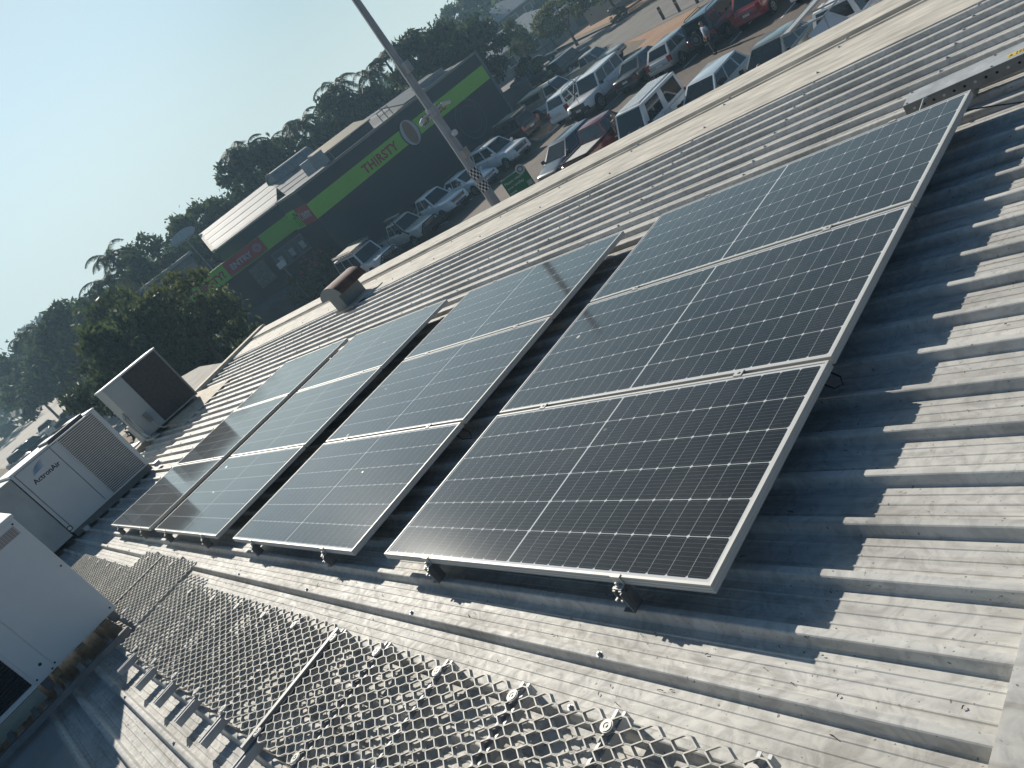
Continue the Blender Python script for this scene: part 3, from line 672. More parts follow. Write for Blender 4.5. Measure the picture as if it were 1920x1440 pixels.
m_ = MB(); m_.tube([(-0.1,-0.63,0.75),(-0.06,-0.70,0.62),(-0.0,-0.71,0.35),(0.1,-0.70,0.08),(0.35,-0.62,0.04)], 0.028, 8); m_.tube([(-0.1,-0.63,0.68),(-0.02,-0.66,0.5),(0.03,-0.66,0.3),(0.12,-0.62,0.07),(0.3,-0.5,0.03)], 0.02, 8); m_.build("pipe", ACG, C_)
for yy in (-0.55, 0.5):
    m_ = MB(); m_.box(-0.72, 0.05, yy, yy+0.08, 0.0, 0.098); m_.build("foot_rail", GALV_D, C_)
m_ = MB(); m_.tube([(-2.6,0,0),(-1.4,-0.25,0.0)], 0.07, 10)
tag(m_.build("pipe", WHITE, None, RL((-11.2, 1.75, -0.25)), ROOF_ROT), "short white pipe between the slatted and the coil air conditioners", "pipe")

# ------------------------------------------------------------------ rusty barrel roof vent
V = rthing("roof_vent", "small barrel shaped roof vent with rusty top on the far edge of the roof", "vent", (-8.15, 4.85, 0))
m_ = MB(); m_.box(-0.34, 0.04, 0.06, 0.54, -0.03, 0.25); m_.build("curb", VENTG, V, bevel=0.01)
m_ = MB(); N = 18; ring = []
for i in range(N+1):
    a_ = PI*i/N; ring.append((-0.09+0.37*math.cos(a_), 0.25+0.20*math.sin(a_)))
vs = [(x,0.0,z) for x,z in ring]+[(x,0.62,z) for x,z in ring]; k = N+1
m_.add(vs, [(i,i+1,k+i+1,k+i) for i in range(N)]); m_.build("barrel", RUST, V, smooth=True)
m_ = MB(); m_.add([(x,-0.004,z) for x,z in ring]+[(x,0.0,z) for x,z in ring], [tuple(range(k-1,-1,-1))]+[(i,k+i,k+i+1,i+1) for i in range(N)]); 
m_.build("end_plate", VENTG, V)
m_ = MB(); m_.box(0.0405, 0.5, -0.12, 0.55, 0.002, 0.006); m_.box(-0.1,0.5,-0.12,-0.08,0.002,0.03); m_.build("flashing", CREAM, V)

# ================================================================== beyond the roof (world frame, ground z = 0, eye above the origin)
GRD = ground_mat()
ASPH = asphalt_mat("car_park_asphalt", (0.105,0.083,0.066), (0.150,0.118,0.092))
ROADM = asphalt_mat("street_asphalt", (0.15,0.135,0.12), (0.19,0.172,0.155))
REDD = asphalt_mat("red_dirt", (0.30,0.16,0.085), (0.36,0.225,0.13))
LOTM = asphalt_mat("pale_worn_paving", (0.30,0.26,0.21), (0.40,0.35,0.28))
def sheet(name, pts, z, m):
    b_ = MB(); b_.add([(x,y,z) for x,y in pts], [tuple(range(len(pts)))])
    return tag(b_.build(name, m), kind="structure")
sheet("ground", [(-480,-400),(400,-400),(400,480),(-480,480)], 0.0, GRD)
sheet("car_park", [(30,5),(30,46),(-36,46.6),(-36.5,52.3),(-58,53),(-62,22),(-40,4)], 0.006, ASPH)
sheet("street", [(40,58),(40,44),(-20,49.5),(-41,56.4),(-75,74),(-120,103),(-150,130),(-160,125),(-125,112),(-83,92.5),(-62,79.5),(-48,70.5),(-25,62)], 0.012, ROADM)
sheet("verge", [(40,44),(40,40),(-17,43.2),(-36,45.2),(-36.4,52.0),(-41,55.9),(-20,49.3)], 0.016, REDD)
sheet("far_verge", [(-48,71.2),(-62,80.3),(-83,93.2),(-70,103),(-40,85),(-15,69)], 0.016, REDD)
sheet("far_car_park", [(-62,9),(-62,17),(-110,24),(-230,40),(-240,24),(-150,8)], 0.010, LOTM)
b_ = MB(); b_.prism([(-40.4,39.7),(-36.2,36.9),(-35.7,37.3),(-37.9,40.4),(-40.0,40.6)], 0, 0.14)
tag(b_.build("kerb_island", REDD), kind="structure")
b_ = MB(); b_.bar((-40.3,39.5,0.08),(-36.1,36.7,0.08),0.16,0.17); b_.bar((-36.1,36.7,0.08),(-35.5,37.2,0.08),0.16,0.17)
tag(b_.build("kerb", CONC), kind="structure")
b_ = MB()
for i in range(10): b_.box(-42.8,-37.6,23.0+i*2.55,23.1+i*2.55,0.0,0.010)
for i in range(9): b_.box(-36+i*2.85,-35.9+i*2.85,36.6,41.6,0.0,0.010)
tag(b_.build("bay_marking", WHITE), kind="structure")

# ------------------------------------------------------------------ black shop across the car park
BLK = mat("black_wall_paint", (0.020,0.025,0.030), 0.55, 0, 0.14, 0.6)
BLK2 = mat("charcoal_wall_paint", (0.030,0.037,0.044), 0.55, 0, 0.12, 0.6)
LIME = mat("lime_band", (0.25,0.58,0.06), 0.5, 0, 0.05, 0.8)
REDS = mat("red_sign", (0.42,0.035,0.045), 0.5, 0, 0.05, 1)
REDT = mat("red_lettering", (0.36,0.05,0.04), 0.5)
GREYT = mat("grey_lettering", (0.48,0.50,0.50), 0.5)
GHOST = mat("ghost_mural_line", (0.075,0.085,0.095), 0.6)
TRIM = mat("parapet_trim", (0.18,0.18,0.165), 0.5, 0.2)
IRON = mat("pale_metal_roof", (0.25,0.255,0.25), 0.7, 0.0, 0.12, 1.2, spec=0.15)
IRON_D = mat("roof_gap_dark", (0.10,0.10,0.10), 0.6)
bs = thing("liquor_shop", "long black shop with a lime green band across the car park", "shop", (0,0,0))
WX, Y0, Y1, HW = -46.6, 26.4, 46.4, 6.25
E2, E1, KK = (-51.6, 27.4), (-56.3, 19.9), (-56.0, 23.4)
b_ = MB()
b_.prism([(WX,Y0),(WX,Y1),(-64,Y1),(-66,30),(KK[0]-8,KK[1]+3.5),KK,(E2[0]-0.35,E2[1]-0.2),E2], -0.2, HW)
b_.build("wall", BLK, bs)
b_ = MB(); b_.prism([E2,E1,(E1[0]-7,E1[1]+3.6),(E2[0]-6,E2[1]+3.6)], -0.2, 4.3); b_.build("front_wall", BLK, bs)
def along(p, q, t): return (p[0]+(q[0]-p[0])*t, p[1]+(q[1]-p[1])*t)
def face(p, q, t0, t1, z0, z1, o0, o1):
    """slab on the facade from p to q: fraction t0..t1, standing o0..o1 proud"""
    dx, dy = q[0]-p[0], q[1]-p[1]; L = math.hypot(dx,dy); nx, ny = dy/L, -dx/L
    a_, c_ = along(p,q,t0), along(p,q,t1)
    poly = [(a_[0]+nx*o0,a_[1]+ny*o0),(c_[0]+nx*o0,c_[1]+ny*o0),(c_[0]+nx*o1,c_[1]+ny*o1),(a_[0]+nx*o1,a_[1]+ny*o1)]
    b_ = MB(); b_.prism(poly[::-1] if True else poly, z0, z1); return b_
F0, F1 = (WX,Y0), (WX,Y1)
face(F0,F1,0,1,4.17,5.32,0.0,0.05).build("green_band", LIME, bs)
face(E2,F0,0.02,0.45,4.10,5.45,0.0,0.05).build("green_panel", LIME, bs)
face(E2,F0,0.46,1.0,4.15,5.40,0.0,0.06).build("entry_sign", REDS, bs)
face(E1,E2,0,1,4.20,5.38,0.0,0.12).build("green_band", LIME, bs)
sg = face(E1,E2,0.36,0.72,4.27,5.36,0.13,0.16).build("entry_sign", REDS, bs)
face(F0,F1,-0.002,1.004,6.25,6.42,-0.25,0.06).build("parapet_cap", TRIM, bs)
face(E2,F0,0,1,6.25,6.42,-0.25,0.06).build("parapet_cap", TRIM, bs)
face(KK,E2,0,1,6.25,6.36,-0.25,0.06).build("parapet_cap", CREAM, bs)
b_ = MB(); b_.bar((KK[0],KK[1],6.30),(KK[0]-8,KK[1]+3.4,7.75),0.3,0.2); b_.build("roof_edge", CREAM, bs)
b_ = MB(); b_.add([(KK[0],KK[1],6.2),(KK[0]-8,KK[1]+3.4,7.65),(KK[0]-8,KK[1]+3.4,4),(KK[0],KK[1],4)], [(0,1,2,3)]); b_.build("gable_wall", BLK2, bs)
def pitched(p, q, r, s, nrib):
    """standing strips of roof sheet between front edge p-q and back edge s-r (3D points)"""
    p,q,r,s = map(Vector,(p,q,r,s)); b1, b2 = MB(), MB()
    b2.slab(p,q,r,s,0.05)
    for i in range(nrib):
        t0, t1 = (i+0.09)/nrib, (i+0.91)/nrib; up = Vector((0,0,0.03))
        b1.slab(p.lerp(s,t0)+up, q.lerp(r,t0)+up, q.lerp(r,t1)+up, p.lerp(s,t1)+up, 0.02)
    return b1, b2
b1, b2 = pitched((KK[0]+0.1,KK[1]+0.1,6.36),(E2[0],E2[1]+0.1,6.40),(-58.4,32.6,7.95),(KK[0]-8,KK[1]+3.4,7.85),4)
b1.build("roof", IRON, bs); b2.build("roof_gap", IRON_D, bs)
b1, b2 = pitched((-50.6,27.9,6.30),(-46.95,Y1-0.2,6.30),(-55.5,Y1-0.2,7.05),(-57.4,31.2,7.75),5)
b1.build("roof", IRON, bs); b2.build("roof_gap", IRON_D, bs)
# rooftop plant
b_ = MB(); b_.box(-49.3,-47.9,29.4,30.7,6.5,7.45); b_.build("rooftop_unit", mat("plant_grey", (0.30,0.32,0.33), 0.5), bs, bevel=0.03)
b_ = MB(); b_.disc((-56.6,31.0,7.55),0.75,4.2,20,'y'); b_.build("ribbed_duct", mat("duct_grey", (0.22,0.235,0.23), 0.5, 0.3, 0.2, 3), bs, smooth=True)
b_ = MB(); b_.disc((-56.6,30.9,7.55),0.80,0.10,20,'y',0,0.66); b_.build("duct_rim", IRON, bs)
b_ = MB(); b_.slab((-49.3,31.6,7.12),(-49.8,37.0,7.12),(-51.8,37.0,7.6),(-51.4,31.6,7.6),0.12); b_.build("lantern_roof", mat("sunlit_metal", (0.50,0.40,0.28), 0.5, 0.2), bs)  # warm tone: yellow sunlight on this roof put into its colour
b_ = MB(); b_.box(-51.4,-49.6,31.9,36.6,6.4,7.05); b_.build("lantern_shadow_box", mat("lantern_open_shade", (0.05,0.055,0.055), 0.5), bs)  # dark box standing in for the open shade below the lantern roof
b_ = MB()
for yy in (31.2,31.6,36.9,37.5,38.1): b_.bar((-48.6,yy,6.4),(-48.7,yy,7.15),0.05)
b_.bar((-48.6,31.2,7.1),(-48.6,31.7,7.1),0.05); b_.bar((-48.6,36.9,7.1),(-48.7,38.1,7.1),0.05); b_.bar((-48.6,36.9,6.8),(-48.7,38.1,6.8),0.04)
b_.build("roof_railing", GALV_D, bs)
b_ = MB(); b_.slab((-47.6,38.6,6.55),(-47.8,44.8,6.42),(-50.5,44.8,7.1),(-50.3,38.6,7.25),0.08); b_.build("awning_roof", IRON, bs)
b_ = MB(); b_.box(-49.9,-48.5,41.5,44.6,6.4,6.95); b_.build("roof_curb", mat("curb_grey",(0.28,0.28,0.26),0.6), bs)
# writing on the facade
text("lettering", "THIRSTY", 0.86, REDT, bs, (WX+0.052, 31.55, 4.42), (0,1,0), (0,0,1), 0.01, 'LEFT', 0.03, 1.10)
text("lettering", "CAMEL", 0.86, REDT, bs, (WX+0.052, 38.0, 4.50), (0,1,0), (0,0,1), 0.01, 'LEFT', 0.03, 1.10)
text("lettering", "BOTTLESHOP", 0.30, GREYT, bs, (WX+0.052, 38.1, 4.24), (0,1,0), (0,0,1), 0.01, 'LEFT', 0.008, 1.15)
b_ = MB(); N = 28
ov = [(0.86*math.cos(2*PI*i/N), 1.02*math.sin(2*PI*i/N)) for i in range(N)]
def oval(sx, sz, o0, o1, name, m, cy=36.75, cz=4.75):
    b_ = MB(); vs = [(WX+o0,cy+x*sx,cz+z*sz) for x,z in ov]+[(WX+o1,cy+x*sx,cz+z*sz) for x,z in ov]
    b_.add(vs, [tuple(range(N-1,-1,-1)), tuple(range(N,2*N))]+[(i,(i+1)%N,N+(i+1)%N,N+i) for i in range(N)]); return b_.build(name, m, bs)
oval(1,1,0.053,0.09,"emblem_rim",INK); oval(0.92,0.93,0.091,0.10,"emblem_disc",GREYT); oval(0.55,0.88,0.101,0.108,"emblem_centre",mat("tan_emblem",(0.26,0.16,0.09),0.5))
def ring_on(p, q, t, z, r, w, m, o=0.02):
    dx, dy = q[0]-p[0], q[1]-p[1]; L = math.hypot(dx,dy); ux, uy = dx/L, dy/L; nx, ny = uy, -ux; c_ = along(p,q,t); b_ = MB(); K = 30
    vs = []
    for rr in (r, r-w):
        for oo in (0.0, o):
            vs += [(c_[0]+ux*rr*math.cos(2*PI*i/K)+nx*oo, c_[1]+uy*rr*math.cos(2*PI*i/K)+ny*oo, z+rr*math.sin(2*PI*i/K)) for i in range(K)]
    fs = []
    for i in range(K):
        j = (i+1)%K; fs += [(i,j,K+j,K+i),(2*K+j,2*K+i,3*K+i,3*K+j),(K+i,K+j,3*K+j,3*K+i)]
    b_.add(vs, fs); return b_.build("mural_ring", m, bs)
ring_on(F0,F1,0.80,2.75,1.55,0.10,GHOST); ring_on(F0,F1,0.80,2.75,1.05,0.05,GHOST)
ring_on(E1,E2,0.20,2.95,0.98,0.09,GHOST); ring_on(E1,E2,0.20,2.95,0.62,0.05,GHOST)
ux, uy = E2[0]-E1[0], E2[1]-E1[1]; LL = math.hypot(ux,uy); uxn, uyn = ux/LL, uy/LL; nxn, nyn = uyn, -uxn
def on1(t, z, o): c_ = along(E1,E2,t); return (c_[0]+nxn*o, c_[1]+nyn*o, z)
text("lettering", "THIRSTY?", 0.72, REDT, bs, on1(0.015,4.48,0.125), (uxn,uyn,0), (0,0,1), 0.01, 'LEFT', 0.025, 0.92)
text("lettering", "ENTRY", 0.56, GREYT, sg, on1(0.40,4.58,0.165), (uxn,uyn,0), (0,0,1), 0.01, 'LEFT', 0.02, 1.0)
ring_on(E1,E2,0.66,4.82,0.30,0.06,GREYT,0.19); ring_on(E1,E2,0.66,4.82,0.17,0.05,GREYT,0.19)
u2x, u2y = F0[0]-E2[0], F0[1]-E2[1]; L2 = math.hypot(u2x,u2y); u2x/=L2; u2y/=L2
def on2(t, z, o): c_ = along(E2,F0,t); return (c_[0]+u2y*o, c_[1]-u2x*o, z)
text("lettering", "ENTRY", 0.62, GREYT, bs, on2(0.63,4.55,0.065), (u2x,u2y,0), (0,0,1), 0.01, 'LEFT', 0.015, 0.9)
ring_on(E2,F0,0.56,4.78,0.28,0.06,GREYT,0.085)
# palm tree picture on the small green panel
b_ = MB()
for t_, h_ in ((0.25,0.7),(0.33,0.95),(0.40,0.8)):
    base = on2(t_,4.15,0.056); tip = on2(t_+0.01,4.15+h_,0.056); b_.bar(base,tip,0.06,0.01)
    for k in range(7):
        a_ = PI*k/6; b_.bar(tip,(tip[0]+u2x*0.28*math.cos(a_),tip[1]+u2y*0.28*math.cos(a_),tip[2]+0.2*math.sin(a_)-0.03),0.035,0.01)
b_.build("palm_picture", mat("dark_green_print",(0.04,0.09,0.04),0.6), bs)
# posters and windows on the lower front
def poster(t0,t1,z0,z1,m,name="poster"): return face(E1,E2,t0,t1,z0,z1,0.0,0.03).build(name, m, bs)
pm = mat("poster_print", (0.16,0.17,0.14), 0.5, 0, 0.6, 5)
pa = poster(0.485,0.63,2.35,3.95,pm)
wf = poster(0.70,1.02,2.55,3.85,mat("window_frame_grey",(0.16,0.17,0.17),0.5),"window")
for i in range(3):
    face(E1,E2,0.715+i*0.104,0.805+i*0.104,2.65,3.75,0.031,0.05).build("pane", mat("shop_window_print",(0.075,0.085,0.085),0.35,0,0.8,3.0), wf)
    face(E1,E2,0.73+i*0.104,0.77+i*0.104,2.85,3.4,0.0501,0.056).build("print", GREYT, wf)
b_ = MB(); b_.add([(E1[0]-0.1,E1[1]-0.1,0),(E1[0]+0.15,E1[1]-0.2,0),(E1[0]+0.15,E1[1]-0.2,4.2),(E1[0]-0.1,E1[1]-0.1,4.2)],[(0,1,2,3)]); b_.box(E1[0]-0.2,E1[0]+0.1,E1[1]-0.3,E1[1]-0.05,-0.2,4.2); b_.build("corner_post", mat("corner_post_grey",(0.13,0.14,0.14),0.6), bs)
b_ = MB(); b_.box(WX-0.3,WX+0.06,Y1+0.01,Y1+0.35,-0.1,6.42); b_.build("end_pier", mat("end_pier_grey",(0.13,0.14,0.14),0.6), bs)
# raised terrace and ramp along the lower front
b_ = MB()
def tr(t,o,z): c_ = along(E1,E2,t); return (c_[0]+nxn*o,c_[1]+nyn*o,z)
A_=[tr(-0.9,0.14,2.15),tr(0,0.14,2.02),tr(1.0,0.14,1.15),tr(1.0,2.6,0.95),tr(0,2.4,1.75),tr(-0.9,2.4,1.9)]
Bz=[(x,y,-0.2) for x,y,z in A_]
b_.add(A_+Bz,[(0,1,4,5)[::-1],(1,2,3,4)[::-1],(5,4,10,11),(4,3,9,10),(3,2,8,9),(0,5,11,6)])
tag(b_.build("terrace", mat("terrace_concrete",(0.13,0.13,0.115),0.9,0,0.25,1.2)), kind="structure")
def post_sign(x,y,z):
    t = thing("post_sign", "slim grey post with a small white sign in front of the shop posters", "sign", (x,y,z))
    b_ = MB(); b_.bar((0,0,0),(0,0,2.6),0.10); b_.build("post", mat("post_buff",(0.20,0.20,0.17),0.6), t)
    b_ = MB(); b_.box(-0.05,0.05,-0.3,0.3,2.6,3.0); b_.build("sign_plate", WHITE, t)
post_sign(-49.3,23.6,0.4)
# dish and neighbours behind
t = thing("satellite_dish", "large white satellite dish behind the black shop", "dish", (-64.6,25.9,0))
b_ = MB(); K = 20; vs=[(0,0,8.2)]
for i in range(K):
    a_=2*PI*i/K; vs.append((0.55*math.cos(a_)*0.6-0.25, 1.25*math.cos(a_)*0.9, 8.5+0.45*math.sin(a_)))
b_.add(vs,[(0,1+i,1+(i+1)%K) for i in range(K)]); b_.add([(x-0.05,y,z-0.03) for x,y,z in vs],[(0,1+(i+1)%K,1+i) for i in range(K)])
b_.build("reflector", mat("dish_grey",(0.42,0.44,0.45),0.5), t)
b_ = MB(); b_.tube([(-0.1,0,8.2),(-0.3,0,0)],0.08,8); b_.build("mast", GALV_D, t)
t = thing("annex", "grey annex with vertical panels and flat roof left of the black shop", "building", (-68.2,24.0,0))
b_ = MB(); b_.box(-3,0,-1.9,2.6,0,7.0); b_.build("wall", mat("annex_grey",(0.15,0.16,0.16),0.6), t)
for i in range(3):
    b_ = MB(); b_.box(0.0,0.04,-1.7+i*1.45,-0.55+i*1.45,3.6,6.4); b_.build("panel", mat("annex_panel",(0.22,0.23,0.22),0.5), t)
b_ = MB(); b_.box(-3.2,0.3,-2.1,2.8,7.0,7.25); b_.build("roof", mat("annex_fascia",(0.28,0.29,0.28),0.5), t)

# ------------------------------------------------------------------ houses down the street
def house(name, label, cx, cy, rz, L, W, he, hr, wallc, roofc, nwin, extra=None):
    t = thing(name, label, "house", (cx,cy,0), (0,0,rz)); wm = mat(name+label[:6]+"_wall", wallc, 0.8); rm = mat(name+label[:6]+"_roof", roofc, 0.5, 0.2, 0.15, 1.5)
    b_ = MB(); b_.box(-L/2,L/2,-W/2,W/2,0,he); b_.build("wall", wm, t)
    o_ = 0.7; b_ = MB(); a_=L/2+o_; c_=W/2+o_; r_=max(0.2,L/2-W/2)
    b_.add([(-a_,-c_,he),(a_,-c_,he),(a_,c_,he),(-a_,c_,he),(-r_,0,hr),(r_,0,hr),(-a_,-c_,he-0.18),(a_,-c_,he-0.18),(a_,c_,he-0.18),(-a_,c_,he-0.18)],
           [(0,1,5,4),(1,2,5),(2,3,4,5),(3,0,4),(6,7,1,0),(7,8,2,1),(8,9,3,2),(9,6,0,3),(9,8,7,6)]); b_.build("roof", rm, t)
    for i in range(nwin):
        x = -L/2+L*(i+0.5)/nwin; b_ = MB(); b_.box(x-0.7,x+0.7,-W/2-0.06,-W/2-0.01,1.0 if he<4 else he-1.9,min(he-0.5,(1.0 if he<4 else he-1.9)+1.3)); w_ = b_.build("window", WHITE, t)
        b_ = MB(); b_.box(x-0.6,x+0.6,-W/2-0.075,-W/2-0.061,(1.0 if he<4 else he-1.9)+0.1,min(he-0.5,(1.0 if he<4 else he-1.9)+1.3)-0.1); b_.build("pane", mat("house_glass",(0.02,0.025,0.03),0.1), w_)
    return t
hm = house("house","low house with a wide pale grey hip roof just past the black shop",-84.0,90.0,math.radians(38),20,11,3.3,5.7,(0.24,0.23,0.21),(0.36,0.36,0.35),5)
b_ = MB(); b_.box(-1.2,0.8,-2.8,-1.5,4.3,5.4); b_.build("roof_cooler", mat("cooler_dark",(0.04,0.045,0.05),0.6), hm)
b_ = MB(); b_.slab((2.2,-3.6,4.15),(4.6,-3.6,4.15),(4.6,-2.3,4.75),(2.2,-2.3,4.75),0.06); b_.build("solar_heater", mat("heater_grey",(0.12,0.13,0.14),0.3), hm)
b_ = MB(); b_.box(6,13,-6.2,-5.9,2.9,3.1); b_.box(6,6.2,-6.2,-6,0,2.9); b_.box(12.8,13,-6.2,-6,0,2.9); b_.build("carport", mat("carport_dark",(0.06,0.06,0.065),0.6), hm)
house("house","elevated two storey house with grey-blue hip roof behind the low house",-103.5,110,math.radians(42),17,10,6.9,9.3,(0.16,0.14,0.13),(0.30,0.33,0.36),6)
house("house","brown walled house with pale gable roof behind the yellow green tree",-70.5,101,math.radians(32),18,9,4.6,7.4,(0.12,0.10,0.095),(0.33,0.31,0.28),4)
house("house","pale tan roofed house half hidden in the trees behind the black shop",-66.0,50.5,math.radians(70),10,7,6.6,8.0,(0.2,0.19,0.16),(0.36,0.30,0.20),2)
def wall_piece(label, x0,y0,x1,y1,h,m,nm="boundary_wall"):
    b_ = MB(); b_.bar((x0,y0,h/2),(x1,y1,h/2),0.2,h,0,(0,0,1)) ; b_ = MB(); d=Vector((x1-x0,y1-y0)); d.normalize(); px,py=-d.y*0.1,d.x*0.1
    b_.prism([(x0-px,y0-py),(x1-px,y1-py),(x1+px,y1+py),(x0+px,y0+py)],-0.1,h); tag(b_.build(nm,m),label,"wall" if nm!="fence" else "fence")
wall_piece("short pale boundary wall beyond the end of the black shop",-58.0,56.5,-53.4,57.2,1.7,mat("pale_wall",(0.27,0.26,0.245),0.8))
wall_piece("dark fence along the far side of the street under the trees",-66,85.5,-44,76.5,1.9,mat("dark_fence",(0.035,0.038,0.04),0.7),"fence")
for i,(x,y) in enumerate(((-37.3,56.4),(-35.3,55.6),(-33.2,54.8))):
    t = thing("bollard", f"brown timber bollard with a pale band on the verge, {('left','middle','right')[i]} of three", "bollard", (x,y,0), group="bollards on the verge")
    b_ = MB(); b_.box(-0.09,0.09,-0.09,0.09,0,1.05); b_.build("post", mat("bollard_brown",(0.075,0.045,0.03),0.8), t, bevel=0.02)
    b_ = MB(); b_.box(-0.095,0.095,-0.095,0.095,0.72,0.84); b_.build("band", mat("band_buff",(0.35,0.27,0.14),0.6), t)
for i,(x,y,h) in enumerate(((-60.0,84.5,6.5),(-47.0,73.6,7.0),(-66.5,87.5,4.5),(-41.5,72.5,5))):
    b_ = MB(); b_.tube([(x,y,0),(x+0.05,y,h)],0.09,8); tag(b_.build("street_pole",GALV), f"thin grey pole by the far side of the street, {ORD[i]} from the left", "pole", "thin poles along the street")
t = thing("bike_rail", "low dark rail with pale panels beside the far kerb", "rail", (-74,86.5,0), (0,0,math.radians(38)))
b_ = MB(); b_.bar((-2.2,0,0.9),(2.2,0,0.9),0.07)
for x in (-2.2,-0.7,0.7,2.2): b_.bar((x,0,0),(x,0,0.9),0.07)
b_.build("rail", BLACK, t)

# ------------------------------------------------------------------ light pole
lp = thing("light_pole", "tall tapering grey light pole with camera bracket and checkered tape", "light pole", (-16.75,14.25,0))
b_ = MB(); b_.tube([(0,0,0),(0,0,4.5),(0,0,8.0),(0.0,0,11.2)],0.2,8,radii=[0.175,0.142,0.108,0.08]); b_.build("shaft", mat("pole_grey",(0.36,0.375,0.385),0.55,0.0,0.12,2), lp, smooth=True, sharp=25)
for z0_,z1_ in ((4.42,4.72),(4.02,4.30)):
    b_ = MB(); r_=0.149
    tp = MB()
    for i in range(16):
        for j in range(4):
            if (i+j)%2: continue
            a0,a1 = 2*PI*i/16,2*PI*(i+1)/16; za,zb = z0_+(z1_-z0_)*j/4, z0_+(z1_-z0_)*(j+1)/4
            tp.quad((r_*1.012*math.cos(a0),r_*1.012*math.sin(a0),za),(r_*1.012*math.cos(a1),r_*1.012*math.sin(a1),za),(r_*1.012*math.cos(a1),r_*1.012*math.sin(a1),zb),(r_*1.012*math.cos(a0),r_*1.012*math.sin(a0),zb))
    b_.tube([(0,0,z0_),(0,0,z1_)],r_,16,caps=False); tb = b_.build("tape_band", WHITE, lp); tp.build("tape_check", INK, tb)
b_ = MB(); b_.bar((0,-0.45,6.5),(0,0.42,6.5),0.06); b_.tube([(0,0,6.38),(0,0,6.62)],0.165,10); b_.build("camera_bracket", GALV, lp)
for yy,s_ in ((-0.48,-1),(0.45,1)):
    b_ = MB(); b_.tube([(0,yy-0.05*s_,6.5),(0.1,yy+0.18*s_,6.44)],0.055,10); b_.build("camera", WHITE, lp)
b_ = MB(); b_.disc((0.14,0.05,5.75),0.08,0.10,14,'x'); b_.build("dome_camera", WHITE, lp)
b_ = MB(); b_.box(0.12,0.26,-0.09,0.09,7.6,7.9); b_.build("floodlight", mat("lamp_grey",(0.36,0.37,0.37),0.4), lp)
b_ = MB(); b_.box(0.1,0.23,-0.10,0.09,5.04,5.28); b_.build("junction_box", mat("box_buff",(0.40,0.36,0.30),0.5), lp)
b_ = MB(); b_.tube([(0.05,-0.08,11.0),(0.08,-0.13,9.0),(0.1,-0.16,6.6)],0.012,6); b_.build("cable", GALV_D, lp)

# ------------------------------------------------------------------ trolley bay sign
GREEN = mat("green_sign", (0.012,0.16,0.065), 0.45, 0, 0.05, 2)
ts = thing("trolley_sign", "green trolley return sign with white text", "sign", (-25.7,23.6,0), (0,0,math.radians(46)))
b_ = MB(); b_.box(-0.62,0.62,-0.02,0.02,0.85,1.95); sp_ = b_.build("sign_board", GREEN, ts)
b_ = MB(); b_.bar((-0.56,0.05,0),(-0.56,0.05,1.95),0.06); b_.bar((0.56,0.05,0),(0.56,0.05,1.95),0.06); b_.build("post", GALV, ts)
for i,l_ in enumerate(("Please return","your trolley","here")):
    text("lettering", l_, 0.175, WHITE, sp_, (-0.55,-0.021,1.66-i*0.23), (1,0,0), (0,0,1), 0.003)
b_ = MB(); b_.disc((0.40,-0.026,1.92),0.21,0.012,22,'y'); b_.build("logo_disc", mat("pale_logo",(0.45,0.46,0.46),0.5), sp_)
b_ = MB(); b_.disc((0.40,-0.032,1.92),0.14,0.006,20,'y',0,0.09); b_.build("logo_ring", GREEN, sp_)
b_ = MB(); b_.box(0.33,0.58,-0.026,-0.021,1.12,1.14)
for i in range(5): b_.box(0.34+i*0.05,0.355+i*0.05,-0.026,-0.021,1.14,1.33)
for i in range(4): b_.box(0.34,0.56,-0.026,-0.021,1.16+i*0.045,1.17+i*0.045)
b_.disc((0.38,-0.026,1.04),0.035,0.004,10,'y'); b_.disc((0.53,-0.026,1.04),0.035,0.004,10,'y'); b_.build("trolley_pictogram", WHITE, sp_)

# ------------------------------------------------------------------ lower roofs and parapets past the eaves
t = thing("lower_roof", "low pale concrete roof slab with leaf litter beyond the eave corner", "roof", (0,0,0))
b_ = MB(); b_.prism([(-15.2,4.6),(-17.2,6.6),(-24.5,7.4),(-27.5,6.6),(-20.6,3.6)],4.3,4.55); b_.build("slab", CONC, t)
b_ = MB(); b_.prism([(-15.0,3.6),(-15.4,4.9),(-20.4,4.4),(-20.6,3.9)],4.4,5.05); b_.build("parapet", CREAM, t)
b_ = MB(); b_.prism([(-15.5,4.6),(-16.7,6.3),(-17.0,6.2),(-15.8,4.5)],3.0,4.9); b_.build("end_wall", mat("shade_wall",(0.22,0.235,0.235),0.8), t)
t = thing("lower_roof", "small corrugated roof with white edge between two air conditioners", "roof", RL((-13.0,1.4,-0.55)), ROOF_ROT)
b_ = MB()
for i in range(26): b_.box(-3.0,2.0,-0.9+i*0.075,-0.9+i*0.075+0.045,-0.02,0.02); 
b_.box(-3.0,2.0,-0.95,1.1,-0.05,-0.02); b_.build("corrugated_sheet", IRON, t)
b_ = MB(); b_.box(-5.6,-3.1,-1.0,1.3,-0.3,0.35); b_.build("box_parapet", mat("parapet_blue_grey",(0.32,0.33,0.34),0.6), t)
b_ = MB(); b_.box(-3.05,-2.9,-1.0,1.3,0.0,0.42); b_.build("edge_capping", WHITE, t)
b_ = MB(); b_.prism([(-33.5,11.2),(-31.6,11.7),(-32.3,12.6),(-33.9,12.2)],0.0,1.0); tag(b_.build("concrete_block",CONC),"small pale concrete block on the ground near the shop ramp","block")

